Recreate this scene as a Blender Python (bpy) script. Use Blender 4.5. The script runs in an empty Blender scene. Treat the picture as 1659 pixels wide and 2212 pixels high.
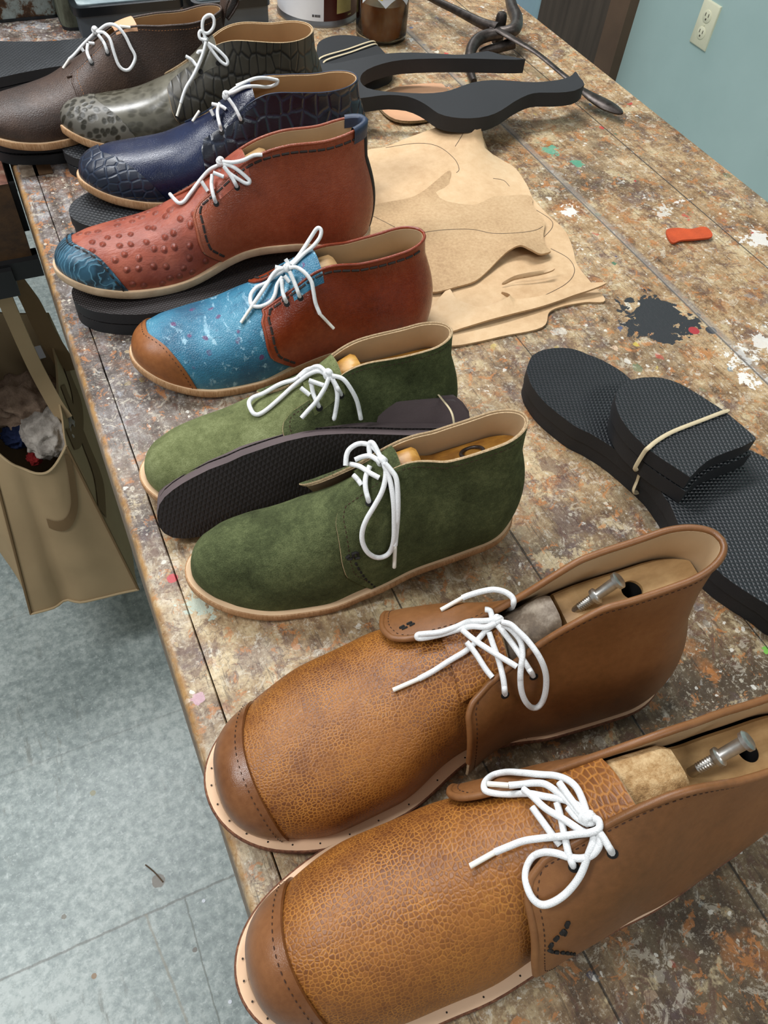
import bpy, bmesh, math, random
from mathutils import Vector, Matrix, Euler
from mathutils.bvhtree import BVHTree
from mathutils import noise as mnoise
PI = math.pi
# ------------------------------------------------------------------ core maths
BZ = 0.86                      # height of the bench top above the floor
CAMZ = 1.36
FPX, CX, CY = 1662.0, 829.5, 1106.0
AX = ((0.90682076, -0.29188761, 0.30410152),
      (-0.4149115, -0.74532177, 0.52186578),
      (0.07432733, -0.59941395, -0.79698078))
def ray(px, py):
    v = ((px - CX), (py - CY), FPX)
    d = [sum(a[i] * v[i] for i in range(3)) for a in AX]
    l = math.sqrt(sum(x * x for x in d))
    return [x / l for x in d]
def at(px, py, z=BZ):
    """point of the photograph's ray at height z"""
    d = ray(px, py); t = (z - CAMZ) / d[2]
    return (d[0] * t, d[1] * t, z)
def atX(px, py, X):
    d = ray(px, py); t = X / d[0]
    return (X, d[1] * t, CAMZ + d[2] * t)
def project(p):
    w = (p[0], p[1], p[2] - CAMZ)
    c = [sum(AX[j][i] * w[j] for j in range(3)) for i in range(3)]
    return CX + FPX * c[0] / c[2], CY + FPX * c[1] / c[2]
def lerp(a, b, t): return a + (b - a) * t
def sm(a, b, x):
    t = min(1.0, max(0.0, (x - a) / (b - a))); return t * t * (3 - 2 * t)
def table(ks, x):
    """smooth (monotone cubic) interpolation through (x, y) knots"""
    n = len(ks)
    if x <= ks[0][0]: return ks[0][1]
    if x >= ks[-1][0]: return ks[-1][1]
    i = 0
    while x > ks[i + 1][0]: i += 1
    def d(j): return (ks[j + 1][1] - ks[j][1]) / (ks[j + 1][0] - ks[j][0])
    def m(j):
        if j == 0: return d(0)
        if j == n - 1: return d(n - 2)
        a, b = d(j - 1), d(j)
        return 0 if a * b <= 0 else 2 * a * b / (a + b)
    h = ks[i + 1][0] - ks[i][0]; t = (x - ks[i][0]) / h
    y0, y1, m0, m1 = ks[i][1], ks[i + 1][1], m(i) * h, m(i + 1) * h
    return ((2 * t**3 - 3 * t * t + 1) * y0 + (t**3 - 2 * t * t + t) * m0 + (-2 * t**3 + 3 * t * t) * y1 + (t**3 - t * t) * m1)
def bez(p0, p1, p2, p3, t):
    s = 1 - t
    return tuple(s**3 * a + 3 * s * s * t * b + 3 * s * t * t * c + t**3 * d for a, b, c, d in zip(p0, p1, p2, p3))

class Shoe:
    """last-shaped body: x from heel (0) to toe (L), +y the side towards the viewer, z up"""
    def __init__(s, x, y, yaw, L, W, H=1.0, zb=0.0, ank=1.0, th=0.10, tf=1.0, welt=0.005, thick=0.006,
                 cap=0.86, capside=0.0, skew=0.0, fn=0.60, ff=0.60, tcn=0.78, tcf=0.80, gapn=0.0, gapf=0.0,
                 roll=0.0, pitch=0.0, toe=2.5, spring=0.014, flat=0.0, hl=0.0, rake=0.0, tm=0.095, Hi=1.0,
                 wn=0.0, wf=0.0, arc=.008, nu=.60, nb=.50, fu=.62, fb=.50, ntop=.555, ftop=.60):
        s.__dict__.update({k: v for k, v in locals().items() if k != 's'})
        cz = math.cos(yaw); sz = math.sin(yaw)
        s.cz, s.sz = cz, sz
    def to_world(s, p):
        # roll about x, pitch about y then yaw, then place
        x, y, z = p
        cr, sr = math.cos(s.roll), math.sin(s.roll)
        y, z = y * cr - z * sr, y * sr + z * cr
        cp, sp = math.cos(s.pitch), math.sin(s.pitch)
        x, z = x * cp - z * sp, x * sp + z * cp
        return (s.x + x * s.cz - y * s.sz, s.y + x * s.sz + y * s.cz, BZ + s.zb + z)
    def zsole(s, u):
        return s.thick + table(((0, 0.0), (.12, 0.001), (.28, .85 * s.arc), (.43, s.arc), (.58, .35 * s.arc), (.7, .0), (.8, .002), (.9, .4 * s.spring), (1, s.spring)), u) + s.hl * max(0, .6 - u) / .6
    def b(s, u, side):
        k = table(((0, .66), (.2, .68), (.35, .66), (.5, .80), (.66, 1.0), (.78, 1.0), (.9, .93), (1, .9)), u)
        if u > .74: k *= max(0, 1 - ((u - .74) / .26) ** s.toe) ** .5
        if u < .13: k *= max(0, 1 - ((.13 - u) / .13) ** 2.2) ** .5
        a = table(((0, 0), (.3, 0), (.45, -.10), (.68, .04), (.85, .10), (1, .12)), u) * s.skew
        k *= 1 - (s.wn if side > 0 else s.wf) * math.exp(-((u - .36) / .17) ** 2)
        return s.W * k * (1 + side * a)
    def cl(s, u):
        return s.W * s.skew * table(((0, 0), (.3, 0), (.5, -.12), (.7, -.02), (1, .25)), u)
    def Hh(s, u):
        h = table(((.3, .128), (.36, .118), (.42, .107), (.5, .091), (.6, .074), (.7, .061), (.8, .052), (.9, .045), (1, .038)), u)
        if u > .84: h *= max(0, 1 - ((u - .84) / .16) ** 2.6) ** .5
        return h * lerp(s.H * s.Hi, s.H, sm(.4, .72, u))
    def T(s, u):
        return lerp(s.th, s.tm, sm(0, .5, u) ** .8) - .004 * math.sin(PI * min(1, u / .45))
    def nft(s):
        return ((0, s.nb), (.12, lerp(s.nb, s.nu, .45)), (.3, lerp(s.nb, s.nu, .9)), (.5, s.nu), (.82, s.nu), (.94, s.nu - .012), (1, s.ntop))
    def fft(s):
        return ((0, s.fb), (.3, lerp(s.fb, s.fu, .6)), (.6, lerp(s.fb, s.fu, .9)), (.78, s.fu), (.88, s.fu - .006), (.95, s.fu - .03), (1, s.fu - .085 if s.ftop > .55 else s.ftop))
    def arch(s, u, t, side):
        b, h = s.b(u, side), s.Hh(u)
        y, z = bez((b, 0), (b * 1.13, .62 * h), (.66 * b, h * (1 - .02 * s.flat)), (0, h), t)
        return side * y, z
    def wall(s, u, t, side):
        b, T = s.b(u, side), s.T(u)
        a = s.ank * .030 * table(((0, .95), (.1, 1.0), (.2, 1.0), (.3, .92), (.4, .8), (.5, .6)), u)
        if u < .11: a *= max(0, 1 - ((.11 - u) / .11) ** 2.2) ** .5
        y, z = bez((b, 0), (b * 1.22, .35 * T), (a * .92, .62 * T), (a, T), t)
        return side * y, z
    def edge(s, u, side):
        tc = min(.9, s.tcn if side > 0 else s.tcf)
        ya, za = s.arch(u, tc, side); yw, zw = s.wall(u, 1, side); g = sm(.26, .50, u)
        return lerp(yw, ya, g), lerp(zw, za, g)
    def P(s, u, t, side, off=0.0, panel=0):
        """panel 0: vamp arch (t=1 at the ridge).  panel 1: quarter (t=1 at its top edge)"""
        if panel:
            tc = min(.9, s.tcn if side > 0 else s.tcf)
            ya, za = s.arch(u, t * tc, side)
            g = sm(.26, .50, u)
            yw, zw = s.wall(u, t, side)
            y, z = lerp(yw, ya, g), lerp(zw, za, g)
            gp = s.gapn if side > 0 else s.gapf
            if gp:
                k = sm(.34, .60, u)
                y += side * gp * k * (1 - .45 * t); z += gp * k * (.35 * t)
        else:
            y, z = s.arch(u, t, side)
            k = sm(.63, .54, u) if u < .63 else 0
            k = 1 - sm(.54, .63, u)
            if k > 0:
                ye, ze = s.edge(u, side); yo, zo = s.edge(u, -side)
                tc = s.tcn if side > 0 else s.tcf
                tc = min(tc, .9)
                if t < tc:
                    q = t / tc
                    yw, zw = s.wall(u, q, side); ya, za = s.arch(u, t, side); g = sm(.26, .50, u)
                    yq, zq = lerp(yw, ya, g), lerp(zw, za, g)
                    yq *= .97; zq *= .985
                else:
                    q = (t - tc) / (1 - tc); R = (ze + zo) / 2 * .985 + .14 * (abs(ye) + abs(yo))
                    yq = .97 * ye * (1 - q); zq = .985 * ze + (R - .985 * ze) * math.sin(q * PI / 2)
                y, z = lerp(y, yq, k), lerp(z, zq, k)
        x = u * s.L
        fade = max(0, 1 - u / .3)
        x += fade * (-.006 * math.sin(PI * min(1, z / .075)) + (.008 + s.rake) * sm(0, .11, z))
        return Vector((x, y + s.cl(u), z + s.zsole(u)))
    def Pn(s, u, t, side, off, panel=0):
        e = .004
        p = s.P(u, t, side, 0, panel)
        u0, u1 = max(0.0005, u - e), min(.9995, u + e)
        t0, t1 = max(0, t - e * 3), min(1, t + e * 3)
        du = s.P(u1, t, side, 0, panel) - s.P(u0, t, side, 0, panel)
        dt = s.P(u, t1, side, 0, panel) - s.P(u, t0, side, 0, panel)
        n = du.cross(dt) * (1 if side > 0 else -1)
        n = -n
        if n.length < 1e-12: n = Vector((1 if u > .5 else -1, 0, .3))
        n.normalize()
        c = Vector((min(max(u * s.L, .05), s.L - .03), s.cl(u), .03))
        if n.dot(p - c) < 0: n = -n
        return p + n * off
    def outline(s, off, n=40):
        """list of (u, near, far) points of the welt, offset outwards"""
        us = [.5 - .5 * math.cos(PI * i / n) for i in range(n + 1)]
        res = []
        base_off = off
        for u in us:
            row = []
            off = base_off * (lerp(.62, 1, sm(.38, .62, u)) if s.welt >= .0075 and base_off > 0 else 1)
            for side in (1, -1):
                e = .002
                ua, ub = max(0, u - e), min(1, u + e)
                pa = (ua * s.L, side * s.b(ua, side) + s.cl(ua)); pb = (ub * s.L, side * s.b(ub, side) + s.cl(ub))
                if u < 1e-6: nx, ny = -1, 0
                elif u > 1 - 1e-6: nx, ny = 1, 0
                else:
                    dx, dy = pb[0] - pa[0], pb[1] - pa[1]; l = math.hypot(dx, dy)
                    nx, ny = -dy / l * side, dx / l * side
                x, y = u * s.L, side * s.b(u, side) + s.cl(u)
                row.append((x + nx * off, y + ny * off))
            res.append((u, row[0], row[1]))
        return res
    def marks(s):
        o = s.outline(s.welt)
        pts = [s.to_world((p[0], p[1], s.zsole(u))) for u, a, b in o for p in (a, b)]
        low = [s.to_world((p[0], p[1], s.zsole(u) - s.thick)) for u, a, b in o for p in (a, b)]
        pr = [project(p) for p in pts + low]
        left = min(pr); bot = max((q for q in pr), key=lambda q: q[1])
        ht = project(s.to_world(s.P(0.0, 1, 1, 0, 1)))
        allq = [project(s.to_world(s.P(u, t / 8, 1, 0, 1))) for u in (0, .01, .02, .04, .07, .1) for t in range(9)]
        hb = project(s.to_world((s.P(0, 0, 1, 0, 1)[0] - s.welt, 0, s.zsole(0) - s.thick)))
        return dict(left=left, bot=bot, ht=ht, hb=hb)
# ------------------------------------------------------------------ scene helpers
rnd = random.Random(7)
COL = bpy.context.scene.collection
def set_props(o, label=None, cat=None, group=None, kind=None):
    if label: o['label'] = label
    if cat: o['category'] = cat
    if group: o['group'] = group
    if kind: o['kind'] = kind
    return o
def empty(name, loc=(0, 0, 0), rot=(0, 0, 0), **k):
    o = bpy.data.objects.new(name, None); COL.objects.link(o)
    o.location = loc; o.rotation_euler = rot; o.empty_display_size = .02
    return set_props(o, **k)
class MB:
    """collects vertices and faces of ONE mesh"""
    def __init__(s): s.v = []; s.f = []; s.m = []; s.flat = set()
    def add(s, vs, fs, m=0, flat=False):
        n = len(s.v); s.v += [tuple(p) for p in vs]
        for f in fs:
            if flat: s.flat.add(len(s.f))
            s.f.append(tuple(i + n for i in f)); s.m.append(m)
        return n
    def grid(s, rows, m=0, closed=False, flip=False):
        R, Cn = len(rows), len(rows[0]); vs = [p for r in rows for p in r]; fs = []
        for i in range(R - 1):
            for j in range(Cn if closed else Cn - 1):
                k = (j + 1) % Cn
                q = (i * Cn + j, i * Cn + k, (i + 1) * Cn + k, (i + 1) * Cn + j)
                fs.append(q[::-1] if flip else q)
        return s.add(vs, fs, m)
    def box(s, c, h, rot=None, m=0):
        vs = [Vector((x * h[0], y * h[1], z * h[2])) for x in (-1, 1) for y in (-1, 1) for z in (-1, 1)]
        if rot: vs = [rot @ p for p in vs]
        vs = [p + Vector(c) for p in vs]
        s.add(vs, [(0, 1, 3, 2), (4, 6, 7, 5), (0, 4, 5, 1), (2, 3, 7, 6), (0, 2, 6, 4), (1, 5, 7, 3)], m, True)
    def tube(s, pts, r, seg=8, m=0, cap=True, closed=False, flatten=None):
        P = [Vector(p) for p in pts]; n = len(P)
        if n < 2: return
        T = []
        for i in range(n):
            a = P[(i - 1) % n] if (closed or i) else P[0]; b = P[(i + 1) % n] if (closed or i < n - 1) else P[-1]
            d = b - a; T.append(d.normalized() if d.length > 1e-9 else Vector((1, 0, 0)))
        up = Vector((0, 0, 1)) if abs(T[0].z) < .9 else Vector((1, 0, 0))
        N = (up - T[0] * up.dot(T[0])).normalized(); rings = []
        for i in range(n):
            N = N - T[i] * N.dot(T[i])
            if N.length < 1e-6: N = T[i].orthogonal()
            N.normalize(); B = T[i].cross(N)
            ri = r[i] if isinstance(r, (list, tuple)) else r
            fz = flatten or 1
            rings.append([P[i] + (N * math.cos(2 * PI * k / seg) * fz + B * math.sin(2 * PI * k / seg)) * ri for k in range(seg)])
        if closed: rings.append(rings[0])
        b = s.grid(rings, m, closed=True)
        if cap and not closed:
            s.add(rings[0], [tuple(range(seg))[::-1]], m); s.add(rings[-1], [tuple(range(seg))], m)
    def lathe(s, prof, c=(0, 0, 0), seg=32, m=0, rot=None):
        rings = []
        for r, z in prof:
            ring = [Vector((r * math.cos(2 * PI * k / seg), r * math.sin(2 * PI * k / seg), z)) for k in range(seg)]
            if rot: ring = [rot @ p for p in ring]
            rings.append([p + Vector(c) for p in ring])
        s.grid(rings, m, closed=True)
    def slab(s, poly, z0, z1, m=0, mside=None, bev=0.0):
        """poly: outline list of (x, y); z0, z1 numbers or functions of (x, y)"""
        f0 = z0 if callable(z0) else (lambda x, y: z0); f1 = z1 if callable(z1) else (lambda x, y: z1)
        a = sum(poly[i][0] * poly[(i + 1) % len(poly)][1] - poly[(i + 1) % len(poly)][0] * poly[i][1] for i in range(len(poly)))
        if a < 0: poly = poly[::-1]
        n = len(poly)
        lo = [(x, y, f0(x, y)) for x, y in poly]; hi = [(x, y, f1(x, y)) for x, y in poly]
        s.add(hi, [tuple(range(n))], m, True); s.add(lo, [tuple(range(n))[::-1]], m, True)
        s.add(lo + hi, [(i, (i + 1) % n, n + (i + 1) % n, n + i) for i in range(n)], m if mside is None else mside)
    def build(s, name, mats, parent=None, tri=False, **k):
        me = bpy.data.meshes.new(name); me.from_pydata(s.v, [], s.f)
        mats = mats if isinstance(mats, (list, tuple)) else [mats]
        for mm in mats: me.materials.append(mm)
        me.polygons.foreach_set('material_index', s.m)
        me.polygons.foreach_set('use_smooth', [i not in s.flat for i in range(len(s.f))])
        bm = bmesh.new(); bm.from_mesh(me)
        bmesh.ops.remove_doubles(bm, verts=bm.verts, dist=1e-6)
        bmesh.ops.dissolve_degenerate(bm, dist=1e-7, edges=bm.edges)
        bmesh.ops.recalc_face_normals(bm, faces=bm.faces)
        if tri: bmesh.ops.triangulate(bm, faces=[f for f in bm.faces if len(f.verts) > 4])
        bm.to_mesh(me); bm.free(); me.update()
        me.set_sharp_from_angle(angle=math.radians(48))
        o = bpy.data.objects.new(name, me); COL.objects.link(o)
        if parent: o.parent = parent
        return set_props(o, **k)
def smooth_path(pts, n=6, closed=False):
    P = [Vector(p) for p in pts]; out = []; L = len(P)
    for i in range(L if closed else L - 1):
        if closed: p0, p1, p2, p3 = P[(i - 1) % L], P[i], P[(i + 1) % L], P[(i + 2) % L]
        else: p0, p1, p2, p3 = P[max(0, i - 1)], P[i], P[i + 1], P[min(L - 1, i + 2)]
        for k in range(n):
            t = k / n
            out.append(.5 * ((2 * p1) + (p2 - p0) * t + (2 * p0 - 5 * p1 + 4 * p2 - p3) * t * t + (3 * p1 - p0 - 3 * p2 + p3) * t**3))
    if not closed: out.append(P[-1])
    return out
def dashes(mb, path, ln=.0022, gap=.0009, r=.00035, m=0, lift=0.0):
    """running stitches laid along a dense path of (point, normal)"""
    acc = 0; on = True; cur = []
    for i in range(len(path) - 1):
        a, b = path[i][0], path[i + 1][0]; d = (b - a).length
        if on: cur.append(path[i][0] + path[i][1] * lift)
        acc += d
        if acc > (ln if on else gap):
            if on and len(cur) > 1:
                rr = [r * (.55 if q in (0, len(cur) - 1) else 1) for q in range(len(cur))]
                mb.tube(cur, rr, seg=5, m=m)
            cur = []; on = not on; acc = 0

# ------------------------------------------------------------------ shoe builder
def uf_of(tab, t): return table(tab, t)
NEARF = ((0, .49), (.12, .535), (.3, .585), (.5, .60), (.82, .60), (.94, .588), (1, .555))
FARF = ((0, .49), (.3, .56), (.6, .60), (.85, .625), (.95, .63), (1, .60))
def quarter_grid(S, nf, ff, off, nu=46, nt=22, tmax=1.0, u0=0.0, inset=0.0):
    cols = []
    for side, tab in ((1, nf), (-1, ff)):
        seq = []
        for i in range(nu + 1):
            c = i / nu; c = c ** 1.0
            w = 1 - c; w = (1 - math.cos(PI * w)) / 2 if w < .5 else (1 - math.cos(PI * w)) / 2
            w = lerp(1 - c, w, .75)
            col = []
            for j in range(nt + 1):
                t = j / nt; t = 1 - (1 - t) ** 1.15
                t *= tmax
                u = max(0, (uf_of(tab, t) - inset) * w)
                col.append(S.Pn(u, t, side, off, 1))
            seq.append(col)
        cols.append(seq)
    return cols[0] + cols[1][::-1][1:]
def panel_path(S, side, tab, tl, inset_u, inset_t, off, n=160, heel=0.02, ustart=None):
    """path near the free edge of a quarter: up the front edge and back along the topline"""
    pts = []
    tt = 1 - inset_t
    a = [(uf_of(tab, min(1, t)) - inset_u, t) for t in [lerp(tl, tt, k / (n // 3)) for k in range(n // 3 + 1)]]
    u_end = a[-1][0]
    b = [(lerp(u_end, heel, k / n), tt) for k in range(1, n + 1)]
    for u, t in a + b:
        p = S.Pn(u, t, side, off, 1); q = S.Pn(u, t, side, off + .001, 1)
        pts.append((p, (q - p).normalized()))
    return pts
def make_shoe(S, name, label, M, spec):
    root = empty(name, S.to_world((0, 0, 0)), (S.roll, -S.pitch, S.yaw), label=label, cat='shoe')
    bpy.context.view_layer.update()
    hide = spec.get('hide', ())
    # ---- vamp
    mb = MB(); us = [lerp(.46, 1, (1 - math.cos(PI * (i / 64) ** 1.0)) / 2 * .35 + (i / 64) * .65) for i in range(65)]
    us = [min(.9995, 1 - (1 - u) ** 1.25 if u > .9 else u) for u in us]
    us = sorted(us)
    NT = 26
    rows = []
    for u in us:
        r = [S.Pn(u, t / NT, 1, .0002) for t in range(NT + 1)] + [S.Pn(u, t / NT, -1, .0002) for t in range(NT - 1, -1, -1)]
        rows.append(r)
    if spec.get('bumps'):
        rows = spec['bumps'](S, rows)
    mb.grid(rows)
    vamp = mb.build('vamp', M[spec['vamp']], root)
    # ---- toe cap
    ct = spec.get('captab')
    if ct:
        mb = MB(); rows = []; NC = 22
        for j in range(-NT, NT + 1):
            side = 1 if j <= 0 else -1; t = 1 - abs(j) / NT
            u0 = table(ct, (j / NT)) if ct[0][0] < 0 else table(ct, 1 - t)
            row = []
            for i in range(NC + 1):
                k = i / NC; u = lerp(u0, .9997, 1 - (1 - k) ** 1.6)
                o = spec.get('capoff', .0014)
                o += spec.get('capbulge', 0) * math.sin(PI * min(1, k * 1.15)) * math.sin(PI * min(.5, .15 + t * .6))
                if i == 0: o = .0001
                elif i == 1: u = lerp(u0, .9997, .0)
                row.append(S.Pn(u, t, side, o))
            rows.append(row)
        mb.grid(rows)
        cap = mb.build('toe_cap', M[spec['cap']], root)
        if spec.get('capstitch', True):
            mb = MB(); path = []
            for j in range(-90, 91):
                side = 1 if j <= 0 else -1; t = 1 - abs(j) / 90
                u0 = (table(ct, (j / 90)) if ct[0][0] < 0 else table(ct, 1 - t)) + .012
                p = S.Pn(u0, t, side, .0016 + spec.get('capbulge', 0) * .42 * math.sin(PI * min(.5, .15 + t * .6))); path.append((p, Vector((0, 0, 1))))
            dashes(mb, path, *spec.get('capdash', (.0020, .0010, .00035)))
            mb.build('stitching', M[spec.get('capthread', 'thread_brown')], cap)
    # ---- sole
    ww = S.welt; th = S.thick
    mb = MB(); top = S.outline(ww, 60); K = 8
    def ring(off, dz, n=60):
        o = S.outline(off, n)
        return [(p[0], p[1], S.zsole(u) + dz + spec.get('ridge', 0) * 0) for u, p, q in o] + [(q[0], q[1], S.zsole(u) + dz) for u, p, q in o[::-1][1:-1]]
    def sheet(off, dz, m):
        rows = []
        for u, p, q in S.outline(off, 60):
            rows.append([(lerp(p[0], q[0], k / K), lerp(p[1], q[1], k / K), S.zsole(u) + dz) for k in range(K + 1)])
        mb.grid(rows, m)
    rr = [ring(ww - .0012, 0), ring(ww - .0003, -.0004), ring(ww, -.0014), ring(ww + .0002, -th * .5), ring(ww - .0001, -th + .001), ring(ww - .001, -th)]
    mb.grid(rr, 1, closed=True)
    sheet(ww - .0012, 0, 0); sheet(ww - .001, -th, 1)
    mb.build('midsole', [M[spec.get('solet', 'veg_tan')], M[spec.get('solee', 'sole_edge')]], root)
    # ---- quarters
    nf, ff = spec.get('nf') or S.nft(), spec.get('ff') or S.fft()
    qo = spec.get('qoff', .0018); qi = .0004
    A = quarter_grid(S, nf, ff, qo); B = quarter_grid(S, nf, ff, qi)
    mb = MB(); mb.grid(A, 0)
    mb.grid(B, 1, flip=True)
    Mid = quarter_grid(S, nf, ff, (qo + qi) / 2, inset=-.002)
    mb.grid([[a[-1], (a[-1] + b[-1]) / 2 + Vector((0, 0, .0005)), b[-1]] for a, b in zip(A, B)], 2)
    mb.grid([[a[0], b[0]] for a, b in zip(A, B)], 2)
    for e in (0, -1):
        mb.grid([[a, (a + b) / 2 + Vector((.0004, 0, 0)), b] for a, b in zip(A[e], B[e])], 2)
    quarter = mb.build('quarter', [M[spec['quarter']], M[spec.get('lining', 'lining')], M[spec.get('rim', 'raw_edge')]], root)
    # ---- lining
    C1 = quarter_grid(S, nf, ff, .0002, tmax=.992, inset=.006); C2 = quarter_grid(S, nf, ff, -.0009, tmax=.992, inset=.006)
    mb = MB(); mb.grid(C1, 0); mb.grid(C2, 0, flip=True)
    mb.grid([[a[-1], b[-1]] for a, b in zip(C1, C2)], 1)
    for e in (0, -1): mb.grid([[a, b] for a, b in zip(C1[e], C2[e])], 1)
    mb.build('lining', [M[spec.get('lining', 'lining')], M['raw_edge']], root)
    # ---- rolled or bound top edge
    if spec.get('roll_edge'):
        mb = MB(); tl = spec.get('rolltl', .30)
        pn = panel_path(S, 1, nf, tl, .002, .004, qo * .55, heel=.0); pf = panel_path(S, -1, ff, tl, .002, .004, qo * .55, heel=.0)
        mb.tube([p for p, n in pn] + [p for p, n in pf[::-1][1:]], spec['roll_edge'], seg=8)
        mb.build('folded_edge', M[spec.get('rolled', spec['quarter'])], quarter)
    # ---- stitching
    st = spec.get('stitch')
    if st:
        for side, tab in ((1, nf), (-1, ff)):
            mb = MB(); path = panel_path(S, side, tab, spec.get('stl', .06), st.get('iu', .022), st.get('it', .05), qo + st.get('lift', .0001), n=620)
            dashes(mb, path, st.get('ln', .0022), st.get('gap', .0010), st.get('r', .00033))
            mb.build('stitching', M[st.get('mat', 'thread_brown')], quarter)
    # ---- heel counter strip
    if spec.get('counter'):
        cm = spec['counter']; mb = MB(); rows = []
        for j in range(25):
            t = .04 + .985 * j / 25
            w = spec.get('cw', .035)
            rows.append([S.Pn(max(0, abs(k) / 8 * w), t, 1 if k <= 0 else -1, qo + .0012 * (1 - (abs(k) / 8) ** 4), 1) for k in range(-8, 9)])
        mb.grid(rows); mb.build('heel_strip', M[cm], root)
        if spec.get('tab'):
            mb = MB(); rows = []
            for k in range(-8, 9):
                sd = 1 if k <= 0 else -1; u = abs(k) / 8 * .055
                o_, i_ = S.Pn(u, .90, sd, qo + .0014, 1), S.Pn(u, .93, sd, -.0016, 1); a_, b_ = S.Pn(u, 1, sd, qo + .0022, 1), S.Pn(u, 1, sd, -.0022, 1); up_ = Vector((0, 0, .0028))
                rows.append([o_, lerp(o_, a_, .6), a_ + up_ * .3, lerp(a_, b_, .3) + up_, lerp(a_, b_, .7) + up_, b_ + up_ * .3, i_])
            mb.grid(rows); mb.build('heel_tab', M[spec['tab']], root)
    # ---- tongue
    if spec.get('tongue', True):
        mb = MB(); ul, uh = spec.get('tongu', (.40, .50)); o1, o2 = .0030, .0012
        NK = 12; t0 = spec.get('tongt', .62)
        def tr(o):
            rows = []
            for i in range(13):
                u = lerp(ul, uh, i / 12)
                rows.append([S.Pn(u, lerp(t0, 1, k / NK), 1, o + spec.get('tonglift', .0) * (1 - i / 12)) for k in range(NK + 1)] +
                            [S.Pn(u, lerp(1, t0, k / NK), -1, o + spec.get('tonglift', .0) * (1 - i / 12)) for k in range(1, NK + 1)])
            return rows
        a, b = tr(o1), tr(o2)
        mb.grid(a, 0); mb.grid(b, 1, flip=True)
        mb.grid([[p, q] for p, q in zip(a[0], b[0])], 1)
        mb.grid([[p, q] for p, q in zip(a[-1], b[-1])], 0)
        for e in (0, -1): mb.grid([[r[e], q[e]] for r, q in zip(a, b)], 1)
        tg = mb.build('tongue', [M[spec.get('tonguem', spec['vamp'])], M['raw_edge']], root)
        if spec.get('tongst'):
            mb = MB(); u = spec['tongst']
            path = [(S.Pn(u, lerp(t0, 1, k / 60), 1, o1 + .0002), Vector((0, 0, 1))) for k in range(61)] + [(S.Pn(u, lerp(1, t0, k / 60), -1, o1 + .0002), Vector((0, 0, 1))) for k in range(1, 61)]
            dashes(mb, path, .002, .001, .0003); mb.build('stitching', M['thread_brown'], tg)
    bpy.context.view_layer.update()
    return root
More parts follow.
